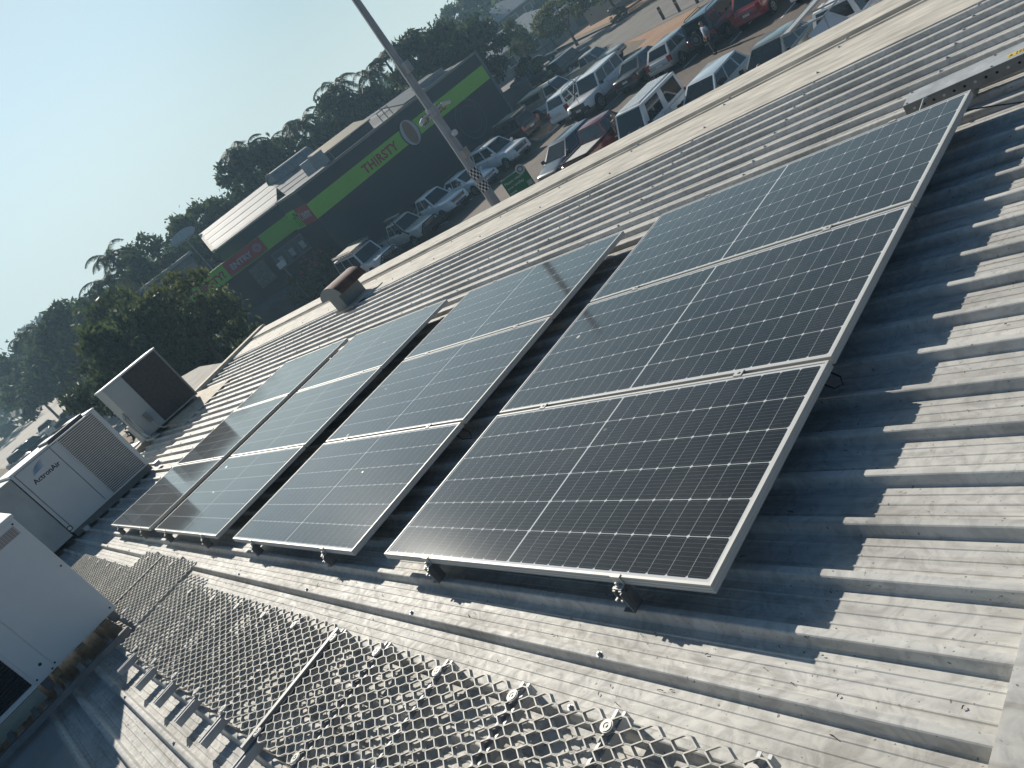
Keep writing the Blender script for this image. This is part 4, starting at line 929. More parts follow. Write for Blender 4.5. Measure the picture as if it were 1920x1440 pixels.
# ------------------------------------------------------------------ vehicles (x forward, origin on the ground under the middle)
CGLASS = mat("car_glass", (0.022,0.028,0.033), 0.06, 0, 0.1, 3, spec=0.7)
TYRE = mat("tyre_rubber", (0.014,0.014,0.015), 0.8, 0, 0.2, 8)
RIM = mat("alloy_rim", (0.40,0.40,0.40), 0.35, 0.7, 0.1, 8)
TRIMB = mat("black_trim", (0.022,0.022,0.024), 0.5)
HEADL = mat("headlamp", (0.50,0.52,0.53), 0.12, 0.1, 0.1, 8, spec=0.8)
TAILL = mat("tail_lamp", (0.30,0.018,0.014), 0.2, 0, 0.1, 8)
PLATE = mat("number_plate", (0.62,0.62,0.58), 0.5)
CHROME = mat("chrome", (0.55,0.55,0.55), 0.15, 0.9, 0.05, 3)
PAINTS = {"white": (0.80,0.80,0.78), "dusty": (0.62,0.58,0.50), "silver": (0.38,0.39,0.39), "dark": (0.030,0.034,0.040), "red": (0.27,0.014,0.020),
          "blue": (0.045,0.06,0.085), "bronze": (0.085,0.060,0.050), "sage": (0.20,0.225,0.21), "paleblue": (0.50,0.56,0.60), "beige": (0.46,0.44,0.37), "black": (0.016,0.018,0.02), "maroon": (0.17,0.02,0.02)}
def paint(k):
    return mat("paint_"+k, PAINTS[k], 0.32, 0.35 if k in ("silver","bronze","sage","blue") else 0.0, 0.06, 1.3, coat=0.7)
# style: belt height, hood back/front heights (of H); cabin rear base, roof rear, roof front, windscreen base (of L from the tail); tail height; side window splits
STY = {"suv":   (.60,.60,.535,.015,.075,.575,.715,.60,[(.03,.27),(.31,.62),(.66,.97)]),
       "boxy":  (.56,.585,.555,.012,.035,.585,.665,.56,[(.03,.33),(.36,.66),(.69,.97)]),
       "sedan": (.62,.62,.50,.13,.28,.55,.72,.64,[(.10,.45),(.50,.93)]),
       "hatch": (.60,.61,.50,.03,.14,.60,.78,.60,[(.05,.26),(.30,.61),(.65,.95)]),
       "ute":   (.60,.60,.54,.365,.40,.60,.715,.60,[(.05,.45),(.50,.95)]),
       "single":(.60,.60,.54,.44,.465,.60,.70,.45,[(.10,.95)]),
       "van":   (.54,.555,.50,.005,.02,.80,.93,.54,[(.06,.44),(.56,.90)])}
def car(name, label, cat, style, col, x, y, deg, L, W, H, ex=(), group="cars in the car park"):
    t = thing(name, label, cat, (x,y,0), (0,0,math.radians(deg)), group)
    bz, hb, hf, cr_, rr_, rf_, wb_, tz, wins = STY[style]; P = paint(col)
    X = lambda f: (f-0.5)*L
    w = W/2; gz = 0.20*H if style not in ("boxy","ute","single") else 0.24*H
    # lower body, lofted
    S = [(0.0, gz+.10*H, tz*H*0.90, .86),(0.012,gz+.04*H,tz*H*.96,.93),(0.05,gz,tz*H,.985),(cr_+.02,gz,max(tz,bz)*H if cr_<.2 else tz*H,1.0)]
    if cr_ >= .2: S += [(cr_+.021,gz,bz*H,1.0)]
    S += [(.5,gz,bz*H,1.0),(wb_-.02,gz,bz*H,1.0),(wb_+.03,gz,hb*H,.99),(.88,gz,(hf*.7+hb*.3)*H,.975),(.955,gz+.01*H,hf*H,.93),(.985,gz+.04*H,hf*H*.93,.86),(1.0,gz+.08*H,hf*H*.80,.76)]
    b_ = MB(); rings = []
    for f,z0,z1,k in S:
        ww = w*k; hh = z1-z0
        half = [(ww*.86,z0),(ww*.97,z0+.10*hh),(ww,z0+.42*hh),(ww*.985,z0+.70*hh),(ww*.955,z1-.07*hh),(ww*.90,z1-.015*hh),(ww*.55,z1+.012*H)]
        rings.append([(X(f),yy,zz) for yy,zz in half]+[(X(f),-yy,zz) for yy,zz in half[::-1]])
    n_ = len(rings[0]); vs = [p for r in rings for p in r]; fs = []
    for i in range(len(rings)-1):
        for k in range(n_): fs.append((i*n_+k,i*n_+(k+1)%n_,(i+1)*n_+(k+1)%n_,(i+1)*n_+k))
    fs += [tuple(range(n_-1,-1,-1)), tuple((len(rings)-1)*n_+k for k in range(n_))]
    b_.add([v for v in vs], [f[::-1] for f in fs])
    # cabin
    yb, yr = w*.90, w*(.80 if style in ("boxy","van") else .70)
    zb, zr = bz*H-.03, H
    xr, xR, xF, xw = X(cr_), X(rr_), X(rf_), X(wb_)
    cb_ = [(xr,-yb,zb),(xw,-yb,zb),(xw,yb,zb),(xr,yb,zb)]
    zt = zr-.03*H
    ct_ = [(xR,-yr,zt),(xF,-yr,zt),(xF,yr,zt),(xR,yr,zt)]
    xm = (xR*.5+xF*.5)
    cc = [(xR+.10*(xF-xR),-yr*.80,zr-.004),(xF-.14*(xF-xR),-yr*.80,zr-.004),(xF-.14*(xF-xR),yr*.80,zr-.004),(xR+.10*(xF-xR),yr*.80,zr-.004)]
    b_.add(cb_+ct_+cc, [(0,1,5,4),(1,2,6,5),(2,3,7,6),(3,0,4,7),(4,5,9,8),(5,6,10,9),(6,7,11,10),(7,4,8,11),(8,9,10,11)])
    body = b_.build("body", P, t, smooth=True, sharp=42)
    def pane(nm, a, b, c, d, s0, s1, t0, t1, m=CGLASS, off=.008, par=t):
        a,b,c,d = map(Vector,(a,b,c,d)); nn = (b-a).cross(d-a).normalized()
        def Q(s,u): return a.lerp(b,s).lerp(d.lerp(c,s),u)+nn*off
        q = MB(); q.slab(Q(s0,t0),Q(s1,t0),Q(s1,t1),Q(s0,t1),off*.8); return q.build(nm, m, par)
    pane("windscreen", cb_[1],cb_[2],ct_[2],ct_[1], .06,.94,.10,.95)
    if style != "van" or True: pane("rear_window", cb_[3],cb_[0],ct_[0],ct_[3], .09,.91,.22,.90)
    for s0,s1 in wins:
        pane("side_window", cb_[0],cb_[1],ct_[1],ct_[0], s0,s1,.14,.88)
        pane("side_window", cb_[2],cb_[3],ct_[3],ct_[2], 1-s1,1-s0,.14,.88)
    # wheels
    R = .195*H if style not in ("sedan","hatch") else .215*H
    if "big" in ex: R *= 1.13
    fx, rx = X(.815), X(.20)
    for xx in (fx, rx):
        for s_ in (1,-1):
            a_ = MB(); a_.disc((xx, s_*w*.995 if s_>0 else s_*w*.995-.012, R*1.02), R*1.16, .012, 22, 'y'); a_.build("wheel_arch", TRIMB, t)
            q = MB(); y0 = w*.995+.002 if s_>0 else -(w*.995+.002)-.05
            q.disc((xx, (w-.19) if s_>0 else -(w+.045), R), R, .235-.0, 22, 'y'); wh = q.build("wheel", TYRE, t)
            q = MB(); yo = (w+.046) if s_>0 else -(w+.052); q.disc((xx, yo, R), R*.62, .006, 18, 'y', 0, R*.50); q.disc((xx,yo,R),R*.16,.007,10,'y')
            for k in range(5):
                an = 2*PI*k/5+.3; q.bar((xx+math.cos(an)*R*.12,yo+.003,R+math.sin(an)*R*.12),(xx+math.cos(an)*R*.54,yo+.003,R+math.sin(an)*R*.54),R*.16,.006,0,(0,1,0))
            q.build("rim", RIM, wh)
    # lamps, grille, bumpers, plates, mirrors, door gaps, handles
    hz = hf*H
    for s_ in (1,-1):
        q = MB(); q.slab((X(.945),s_*w*.93,hz*.86),(X(.993),s_*w*.62,hz*.84),(X(.990),s_*w*.60,hz*.955),(X(.945),s_*w*.90,hz*.99),.04) if s_<0 else q.slab((X(.993),s_*w*.62,hz*.84),(X(.945),s_*w*.93,hz*.86),(X(.945),s_*w*.90,hz*.99),(X(.990),s_*w*.60,hz*.955),.04)
        o_ = q.build("headlight", HEADL, t); o_.location.x += .02
        q = MB(); lh = .20*H if style in ("suv","van","hatch") else .10*H
        q.box(X(0.0)-.012,X(.03),s_*w*.70,s_*w*.95,tz*H*.70,tz*H*.70+lh); q.build("tail_light", TAILL, t, bevel=.012)
        q = MB(); q.box(xw-.16*1.0-.1,xw-.16+.02,s_*(w*.96),s_*(w*1.13),bz*H+.02,bz*H+.19); q.build("mirror", P if "bodymirror" in ex else TRIMB, t, bevel=.02)
        for f in (.30,.48):
            if style == "ute": f += .14
            q = MB(); q.box(X(f),X(f)+.16,s_*w*.985,s_*(w*.985+.03),bz*H-.16,bz*H-.13); q.build("door_handle", P, t)
        q = MB()
        for f in ((.30,.50,.685) if style not in ("ute","single","van") else (.44,.56,.70)):
            q.bar((X(f),s_*(w*1.001),gz+.12),(X(f),s_*(w*.97),bz*H-.05),.014,.006,0,(0,1,0))
        q.build("door_gap", TRIMB, t)
    q = MB(); q.box(X(.985),X(1.0)+.012,-w*.56,w*.56,hz*.68,hz*.92)
    g_ = q.build("grille", TRIMB, t)
    q = MB()
    for k in range(4): q.box(X(1.0)+.0125,X(1.0)+.02,-w*.5,w*.5,hz*(.71+.055*k),hz*(.71+.055*k)+.02)
    q.build("grille_bar", CHROME, g_)
    q = MB(); q.box(X(.975),X(1.0)+.05,-w*.78,w*.78,gz+.05,gz+.30); q.build("front_bumper", P if style not in ("boxy","single") else TRIMB, t, bevel=.04)
    q = MB(); q.box(X(1.0)+.051,X(1.0)+.056,-w*.5,w*.5,gz+.07,gz+.17); q.build("air_intake", TRIMB, t)
    q = MB(); q.box(X(0.0)-.05,X(.03),-w*.86,w*.86,gz+.06,gz+.26); q.build("rear_bumper", P if style in ("suv","sedan","hatch") else TRIMB, t, bevel=.04)
    q = MB(); q.box(X(1.0)+.056,X(1.0)+.062,-.19,.19,gz+.18,gz+.30); q.build("number_plate", PLATE, t)
    q = MB(); q.box(X(0.0)-.018,X(0.0)-.012,-.19,.19,tz*H*.66,tz*H*.66+.12) if style not in ("ute","single") else q.box(X(0)-.058,X(0)-.052,-.19,.19,gz+.1,gz+.22); q.build("number_plate", PLATE, t)
    q = MB(); q.box(X(.22),X(.80),-w*.86,w*.86,gz-.03,gz+.02); q.build("underbody", TRIMB, t)
    # extras
    if "rails" in ex:
        for s_ in (1,-1):
            q = MB(); q.tube([(xR+.25,s_*yr*.9,H-.02),(xR+.4,s_*yr*.9,H+.05),(xF-.5,s_*yr*.9,H+.05),(xF-.35,s_*yr*.9,H-.02)],.02,6); q.build("roof_rail", TRIMB, t)
    if "rack" in ex:
        q = MB(); x0,x1 = xR+.1, xF-.05
        for s_ in (1,-1):
            q.bar((x0,s_*w*.82,H+.12),(x1,s_*w*.82,H+.12),.04); q.bar((x0,s_*w*.82,H+.22),(x1,s_*w*.82,H+.22),.03)
        for k in range(7): xx = x0+(x1-x0)*k/6; q.bar((xx,-w*.82,H+.12),(xx,w*.82,H+.12),.045,.03); q.bar((xx,-w*.7,H),(xx,-w*.7,H+.12),.03); q.bar((xx,w*.7,H),(xx,w*.7,H+.12),.03)
        q.build("roof_rack", mat("rack_grey",(0.25,0.24,0.22),0.6), t)
        q = MB()
        for k in range(5): q.box(x0+.05,x1-.05,-w*.78+k*w*.32,-w*.78+k*w*.32+w*.27,H+.145,H+.165)
        q.build("rack_boards", mat("rack_board",(0.36,0.32,0.24),0.7,0,.2,3), t)
    if "loadbars" in ex:
        for xx in (xR+.35, xF-.5):
            q = MB(); q.bar((xx,-w*.9,H+.14),(xx,w*.9,H+.14),.05); q.bar((xx,-w*.66,H-.02),(xx,-w*.66,H+.14),.04); q.bar((xx,w*.66,H-.02),(xx,w*.66,H+.14),.04); q.build("roof_bar", TRIMB, t)
        q = MB(); q.bar((xR-.4,-.15,H+.20),(xF+.1,-.12,H+.20),.26,.07); q.build("rooftop_load", mat("load_grey",(0.30,0.30,0.29),0.6), t)
    if "bullbar" in ex:
        q = MB(); xx = X(1.0)+.16
        q.tube([(xx-.06,-w*.9,gz+.22),(xx,-w*.55,hz+.02),(xx,w*.55,hz+.02),(xx-.06,w*.9,gz+.22)],.04,8); q.tube([(xx-.02,-w*.86,hz*.75),(xx,-w*.5,hz*.76),(xx,w*.5,hz*.76),(xx-.02,w*.86,hz*.75)],.03,8)
        q.box(xx-.1,xx+.03,-w*.95,w*.95,gz+.05,gz+.28); q.bar((xx,-w*.45,gz+.1),(xx,-w*.45,hz+.02),.05); q.bar((xx,w*.45,gz+.1),(xx,w*.45,hz+.02),.05)
        q.build("bull_bar", TRIMB, t)
    if "aerial" in ex:
        q = MB(); q.tube([(X(1.0)+.12,w*.4,hz),(X(1.0)+.14,w*.42,hz+1.2)],.012,6); q.build("aerial", TRIMB, t)
    if "snorkel" in ex:
        q = MB(); q.tube([(X(.80),-w*.99,hz*.93),(X(.72),-w*.96,bz*H+.1),(xF+.05,-yr*1.08,H-.02),(xF+.08,-yr*1.06,H+.12)],.045,8); q.build("snorkel", TRIMB, t)
    if "spare" in ex:
        q = MB(); q.disc((X(0)-.24,.12,H*.50),R*.98,.22,24,'x'); sw_ = q.build("spare_wheel", TYRE, t)
        q = MB(); q.disc((X(0)-.252,.12,H*.50),R*.80,.012,24,'x',0,R*.66); q.disc((X(0)-.25,.12,H*.50),R*.42,.010,18,'x'); q.build("wheel_cover", mat("cover_grey",(0.10,0.11,0.12),0.4), sw_)
    if "bed" in ex or "tonneau" in ex:
        q = MB(); q.box(X(.03),X(cr_)-.02,-w*.86,w*.86,tz*H+.004,tz*H+.03); q.build("tonneau_cover" if "tonneau" in ex else "tray_floor", mat("pale_tonneau",(0.56,0.55,0.50),0.6) if "tonneau" in ex else TRIMB, t)
        q = MB()
        for s_ in (1,-1): q.bar((X(.02),s_*w*.88,tz*H+.05),(X(cr_)-.03,s_*w*.88,tz*H+.05),.07,.06)
        q.bar((X(.02),-w*.88,tz*H+.05),(X(.02),w*.88,tz*H+.05),.07,.06); q.build("tray_rail", TRIMB if "tonneau" in ex else CHROME, t)
    if "sportbar" in ex:
        q = MB(); q.tube([(X(.30),-w*.82,tz*H),(X(cr_)-.1,-w*.76,H-.12),(X(cr_)-.1,w*.76,H-.12),(X(.30),w*.82,tz*H)],.045,8); q.build("sport_bar", TRIMB, t)
    if "canopy" in ex:
        cm = mat("canopy_yellow_white",(0.60,0.50,0.33),0.6) if "yellowtop" in ex else P
        q = MB(); q.box(X(.01),X(cr_)-.06,-w*.97,w*.97,tz*H*.98,H*.95); q.build("canopy", mat("canopy_buff",(0.36,0.33,0.26),0.6) if "yellowtop" in ex else P, t, bevel=.05)
        q = MB(); q.box(X(0.0),X(cr_)-.04,-w,w,H*.951,H*.975); q.build("canopy_roof", cm, t)
        for s_ in (1,-1):
            q = MB(); q.box(X(.05),X(cr_)-.25,s_*w*.972,s_*w*.978,H*.70,H*.90); q.build("canopy_window", CGLASS, t)
    if "ladder" in ex:
        q = MB()
        for yy in (-w*.80,w*.80):
            q.tube([(X(.05),yy,tz*H),(X(.05),yy,H+.22),(X(.74),yy,H+.22),(X(.74),yy,H+.02)],.03,8)
        for f in (.05,.28,.52,.74): q.bar((X(f),-w*.8,H+.22),(X(f),w*.8,H+.22),.05)
        q.build("ladder_rack", GALV, t)
        q = MB(); q.bar((X(-.03),w*.35,H+.30),(X(.95),w*.10,H+.36),.24,.08); q.build("rack_load", mat("load_pale",(0.42,0.43,0.42),0.5), t)
        q = MB(); q.slab((X(.04),-w*.80,tz*H+.25),(X(.38),-w*.80,tz*H+.25),(X(.38),-w*.1,tz*H+.85),(X(.04),-w*.1,tz*H+.85),.04); q.build("toolbox_lid", WHITE, t)
    if "ribroof" in ex:
        q = MB()
        for k in range(9): q.box(xR+.12,xF-.12,-yr*.78+k*yr*.185,-yr*.78+k*yr*.185+.05,H-.012,H+.014)
        q.build("roof_rib", P, t)
        for yy in (-.35,.2):
            q = MB(); q.tube([(xw+.03,yy,bz*H),(xw-.03,yy+.30,bz*H+.16)],.012,5); q.build("wiper", TRIMB, t)
    if "scoop" in ex:
        q = MB(); q.box(X(.80),X(.90),-.22,.22,hz*1.0,hz*1.09); q.build("bonnet_scoop", TRIMB, t, bevel=.02)
    if "opendoor" in ex:
        q = MB(); q.bar((X(.62),-w-.05,.75),(X(.60)-.25,-w-.85,.75),.06,.85); q.build("open_door", P, t)
        q = MB(); q.box(xr+.1,xw-.35,-w*.985,-w*.975,gz+.15,bz*H+.1); q.build("door_opening", DARK, t)
    if "sticker" in ex:
        q = MB(); q.box(X(0)-.02,X(0)-.012,.05,.75,tz*H*1.02,tz*H*1.36); s__ = q.build("window_sticker", mat("lime_sticker",(0.28,0.38,0.06),0.5), t); s__.location.x -= .02
    if "truckmirror" in ex:
        q = MB(); q.tube([(xw-.1,w*.98,bz*H),(xw+.05,w*1.35,bz*H+.1),(xw+.05,w*1.35,bz*H+.65),(xw-.1,w*.9,bz*H+.6)],.03,8); q.build("mirror_arm", CHROME, t)
    return t
G1 = "cars nose out along the black wall"; G2 = "cars across the aisle"; G3 = "cars parked nearest the roof edge"
car("parked_car","white four wheel drive with a timber decked roof rack and black bull bar","car","boxy","white",-40.75,24.0,-3,5.0,1.90,1.88,("rack","bullbar","aerial"),G1)
car("parked_ute","dusty white ute with roof bars, long roof load and bull bar","ute","ute","dusty",-39.75,26.75,-2,5.2,1.83,1.82,("loadbars","bullbar","bed","snorkel"),G1)
car("parked_ute","clean white dual cab ute with black grille and sports bar","ute","ute","white",-39.45,29.4,-4,5.35,1.87,1.83,("bed","sportbar","bodymirror"),G1)
car("parked_car","white sedan parked between the dual cab ute and the white wagon","car","sedan","white",-38.7,31.9,-3,4.8,1.82,1.48,("bodymirror",),G1)
car("parked_car","white wagon with chrome barred grille, nearest the kerb island","car","suv","white",-37.75,34.5,-5,4.9,1.88,1.86,("rails","bodymirror"),G1)
car("parked_car","bronze brown four wheel drive with a loaded roof rack, tail towards the aisle","car","suv","bronze",-40.3,38.9,174,4.9,1.90,1.85,("rack","big"),G1)
car("parked_ute","white tray ute with a yellowed canopy roof and bonnet scoop","ute","single","white",-40.0,44.5,3,5.5,1.88,1.92,("canopy","yellowtop","scoop","snorkel"),G1)
car("parked_ute","cream dual cab ute behind the yellow roofed ute","ute","ute","beige",-39.5,49.2,6,5.3,1.85,1.75,("bed",),G1)
car("parked_car","white wagon seen from behind with black rear spoiler beside the snorkel wagon","car","suv","white",-34.4,39.9,92,4.9,1.88,1.84,("rails",),G2)
car("parked_car","white boxy four wheel drive with snorkel facing the camera","car","boxy","white",-31.45,38.3,-88,4.9,1.93,1.98,("snorkel","aerial","big"),G2)
car("parked_car","black sloping tail hatchback with dark glass","car","sedan","dark",-28.5,39.3,91,4.7,1.84,1.50,(),G2)
car("parked_car","silver hatchback with tall red tail lights","car","hatch","silver",-25.8,38.8,90,4.35,1.78,1.55,(),G2)
car("parked_car","dark four wheel drive with a covered spare wheel on its tailgate","car","boxy","blue",-23.3,39.5,91,4.7,1.86,1.86,("spare","rails"),G2)
car("parked_car","bright red hatchback wagon at the top of the photo","car","hatch","red",-20.7,39.6,89,4.4,1.82,1.66,("rails",),G2)
car("parked_car","white sedan cut by the top edge of the photo beyond the red wagon","car","sedan","white",-17.4,39.2,88,4.7,1.82,1.48,(),G2)
car("parked_car","black wagon with a lime sticker on its rear window, on the street","car","boxy","black",-48.5,57.8,84,4.6,1.86,1.80,("sticker",),"cars on the street")
car("parked_car","small dark blue hatchback with pale reflecting windscreen beside the trolley sign","car","hatch","blue",-26.2,27.9,-91,4.2,1.74,1.50,(),G3)
car("parked_ute","red ute with a cream tonneau cover and its door open","ute","ute","maroon",-23.4,27.2,91,5.0,1.82,1.72,("tonneau","opendoor"),G3)
car("parked_van","small white van with a ribbed roof","van","van","white",-19.75,26.0,-91,3.5,1.68,1.95,("ribroof",),G3)
car("parked_car","pale blue white hatchback between the ribbed van and the sage sedan","car","hatch","paleblue",-17.2,26.6,-90,4.2,1.75,1.50,(),G3)
car("parked_car","sage grey sedan with a long plain roof","car","sedan","sage",-14.7,27.1,-90,4.7,1.80,1.50,(),G3)
car("parked_ute","white tradesman ute with a ladder rack and raised toolbox lid","ute","single","white",-12.1,26.8,89,5.2,1.84,1.72,("ladder","bodymirror"),G3)
car("parked_truck","white light truck with tubular mirror arm at the top edge","truck","single","white",-9.2,27.0,-90,5.4,1.95,2.05,("truckmirror","bed"),G3)
car("parked_car","black sedan in front of the pale hip roofed house","car","sedan","black",-66.5,74.5,35,4.7,1.82,1.48,(),"cars on the street")
car("parked_car","dark covered car beside the pale boundary wall","car","suv","black",-56.5,60.8,30,4.4,1.82,1.7,(),"cars on the street")
car("parked_ute","pale green white pickup shaded under the street trees","ute","ute","sage",-55.5,80.0,32,5.2,1.84,1.82,("bed",),"cars on the street")
far_ = [(-205,28.5,20,"white","suv","white wagon farthest away at the far left behind the thin tree"),(-188,24.0,10,"dark","suv","dark wagon at the far left, tail to the bare paving"),(-172,30.0,5,"white","van","white van parked at far left near the thin tree"),
        (-112,14.6,-20,"blue","sedan","dark sedan on the pale paving far left"),(-100,11.0,70,"black","suv","black wagon at far left just above the slatted air conditioner"),(-104,16.6,80,"silver","sedan","silver car far left beside the thin tree trunk"),(-97,8.6,10,"dark","ute","dark ute at the left edge of the photo"),(-90,12.8,15,"black","boxy","black boxy wagon just above the lid of the slatted air conditioner")]
for x_,y_,d_,c_,s_,l_ in far_: car("parked_car" if s_!="van" else "parked_van",l_,"car" if s_!="van" else "van",s_,c_,x_,y_,d_,4.7,1.85,1.5 if s_=="sedan" else 1.85,(),"cars far left")

# ------------------------------------------------------------------ people
SKIN = mat("skin", (0.34,0.20,0.14), 0.6, 0, 0.06, 6); HAIR = mat("grey_hair", (0.16,0.145,0.13), 0.8); HAIRB = mat("fair_hair", (0.34,0.28,0.18), 0.8)
def skin_obj(name, m, parent, nodes, edges, sub=1):
    me = bpy.data.meshes.new(name); me.from_pydata([p for p,_ in nodes], edges, [])
    o = bpy.data.objects.new(name+"_src", me); COL.objects.link(o)
    sm_ = o.modifiers.new("s",'SKIN'); sm_.use_smooth_shade = True
    for i,(p,r) in enumerate(nodes):
        d_ = me.skin_vertices[0].data[i] if len(me.skin_vertices) else None
        if d_: d_.radius = (r,r) if not isinstance(r,tuple) else r; d_.use_root = (i==0)
    ss = o.modifiers.new("b",'SUBSURF'); ss.levels = sub; ss.render_levels = sub
    dg = bpy.context.evaluated_depsgraph_get(); m2 = bpy.data.meshes.new_from_object(o.evaluated_get(dg))
    bpy.data.objects.remove(o); m2.name = name; m2.materials.clear(); m2.materials.append(m)
    q = bpy.data.objects.new(name, m2); COL.objects.link(q); q.parent = parent; return q
def person(label, x, y, deg, shirt, trousers, hair, bend=0.0, h=1.75):
    t = thing("person", label, "person", (x,y,0), (0,0,math.radians(deg)), None); k = h/1.75
    N_=[]; E_=[]
    def nd(p,r,par=None):
        N_.append(((p[0]*k+bend*max(0,p[2]-.95)*k,p[1]*k,p[2]*k),(r*k if not isinstance(r,tuple) else (r[0]*k,r[1]*k))));
        if par is not None: E_.append((par,len(N_)-1))
        return len(N_)-1
    pel = nd((0,0,.96),(.15,.11)); wai = nd((.01,0,1.12),(.145,.12),pel); che = nd((0,0,1.32),(.16,.12),wai); nk0 = nd((-.01,0,1.46),(.075,.065),che); nk = nd((0,0,1.52),.055,nk0)
    hd = nd((.015,0,1.60),(.075,.09),nk); hd2 = nd((.005,0,1.69),(.07,.085),hd); nose = nd((.10,0,1.615),.014,hd)
    for s in (1,-1):
        ear = nd((0,s*.085,1.61),.016,hd)
        hip = nd((0,s*.09,.90),.092,pel); kn = nd((.03*s+.02,s*.10,.50),.062,hip); an = nd((.03*s-.02,s*.10,.09),.042,kn); toe = nd((.03*s+.14,s*.115,.035),.032,an)
        sh = nd((-.01,s*.185,1.40),.062,che); el = nd((-.03,s*.235,1.12),.043,sh); wr = nd((.07,s*.24,.90),.030,el); pa = nd((.095,s*.235,.83),(.034,.018),wr)
        for q_,(dy,ln) in enumerate(((-.028,.062),(-.010,.075),(.010,.07),(.026,.052))):
            f1 = nd((.10+.012,s*.235+dy,.83-.035),.0095,pa); nd((.10+.012+.02,s*.235+dy,.83-.035-ln*.62),.0085,f1)
        th = nd((.125,s*.235-s*.03,.835),.010,pa); nd((.145,s*.235-s*.036,.80),.009,th)
    skin_obj("body", SKIN, t, N_, E_)
    M_ = []; F_ = []
    def md(p,r,par=None):
        M_.append(((p[0]*k+bend*max(0,p[2]-.95)*k,p[1]*k,p[2]*k),(r*k if not isinstance(r,tuple) else (r[0]*k,r[1]*k))))
        if par is not None: F_.append((par,len(M_)-1))
        return len(M_)-1
    a0 = md((0,0,.97),(.172,.135)); a1 = md((.015,0,1.14),(.17,.145),a0); a2 = md((0,0,1.33),(.185,.138),a1); a3 = md((-.01,0,1.43),(.10,.08),a2)
    for s in (1,-1): b1_ = md((-.01,s*.19,1.395),.082,a2); md((-.028,s*.23,1.18),.070,b1_)
    skin_obj("shirt", shirt, t, M_, F_)
    M_.clear(); F_.clear()
    a0 = md((0,0,.96),(.19,.155))
    for s in (1,-1): b1_ = md((0,s*.092,.86),.130,a0); c1_ = md((.03*s+.02,s*.10,.50),.105,b1_); md((.03*s-.02,s*.10,.07),.092,c1_)
    skin_obj("trousers", trousers, t, M_, F_)
    M_.clear(); F_.clear(); a0 = md((-.012,0,1.665),(.088,.092)); md((-.03,0,1.715),(.072,.075),a0); skin_obj("hair", hair, t, M_, F_)
    for s in (1,-1):
        b_ = MB(); b_.disc((.088*k+bend*.68*k,s*.032*k,1.645*k),.010*k,.004,8,'x'); b_.build("eye", INK, t)
        b_ = MB(); b_.box((.03*s-.05)*k,(.03*s+.17)*k,(s*.108-.045)*k,(s*.108+.045)*k,0.0,.075*k); b_.build("shoe", TRIMB, t, bevel=.02)
    b_ = MB(); b_.box(.088*k+bend*.62*k,.094*k+bend*.62*k,-.022*k,.022*k,1.572*k,1.580*k); b_.build("mouth", mat("lip",(0.25,0.10,0.08),0.6), t)
    return t
CL_BLUE = mat("pale_blue_shirt",(0.36,0.41,0.50),0.8); CL_DARK = mat("dark_trousers",(0.022,0.024,0.03),0.85); CL_FLOW = mat("patterned_shirt",(0.20,0.15,0.14),0.85,0,0.7,9); CL_OR = mat("rust_shirt",(0.30,0.10,0.05),0.85)
person("person in pale blue shirt and dark trousers standing beside the dark spare wheel wagon",-22.3,36.2,-120,CL_BLUE,CL_DARK,HAIR)
person("person in patterned shirt standing in the open door of the red ute",-21.85,26.6,-60,CL_FLOW,CL_DARK,HAIRB,0.05)
person("person in dark top half hidden beyond the dark wagon and red wagon",-22.1,42.6,-60,CL_DARK,CL_DARK,HAIR)
person("person in rust shirt partly hidden behind the roof edge by the sage sedan",-13.35,23.6,150,CL_OR,CL_DARK,HAIR,0.25,1.7)

# ------------------------------------------------------------------ trees and plants
def leafm(name, col, isl=0.55): 
    m = mat(name, col, 0.6, 0, 0.30, 1.4, island=isl, spec=0.2); n, l = m.node_tree.nodes, m.node_tree.links
    b = n["Principled BSDF"]; tr = n.new("ShaderNodeBsdfTranslucent"); mx = n.new("ShaderNodeMixShader"); mx.inputs[0].default_value = 0.40
    src = b.inputs["Base Color"].links[0].from_socket; l.new(src, tr.inputs[0]); l.new(b.outputs[0], mx.inputs[1]); l.new(tr.outputs[0], mx.inputs[2])
    l.new(mx.outputs[0], n["Material Output"].inputs["Surface"]); return m
LEAF = [leafm("leaf_dark_green",(0.060,0.088,0.042)), leafm("leaf_mid_green",(0.080,0.112,0.045)), leafm("leaf_olive",(0.095,0.108,0.048)), leafm("leaf_yellow_green",(0.115,0.135,0.048))]
PALML = leafm("palm_leaf",(0.075,0.10,0.05)); BARK = mat("bark",(0.115,0.09,0.07),0.9,0,0.3,6,0.2,20); FLOWER = mat("pink_flower",(0.45,0.09,0.10),0.6)
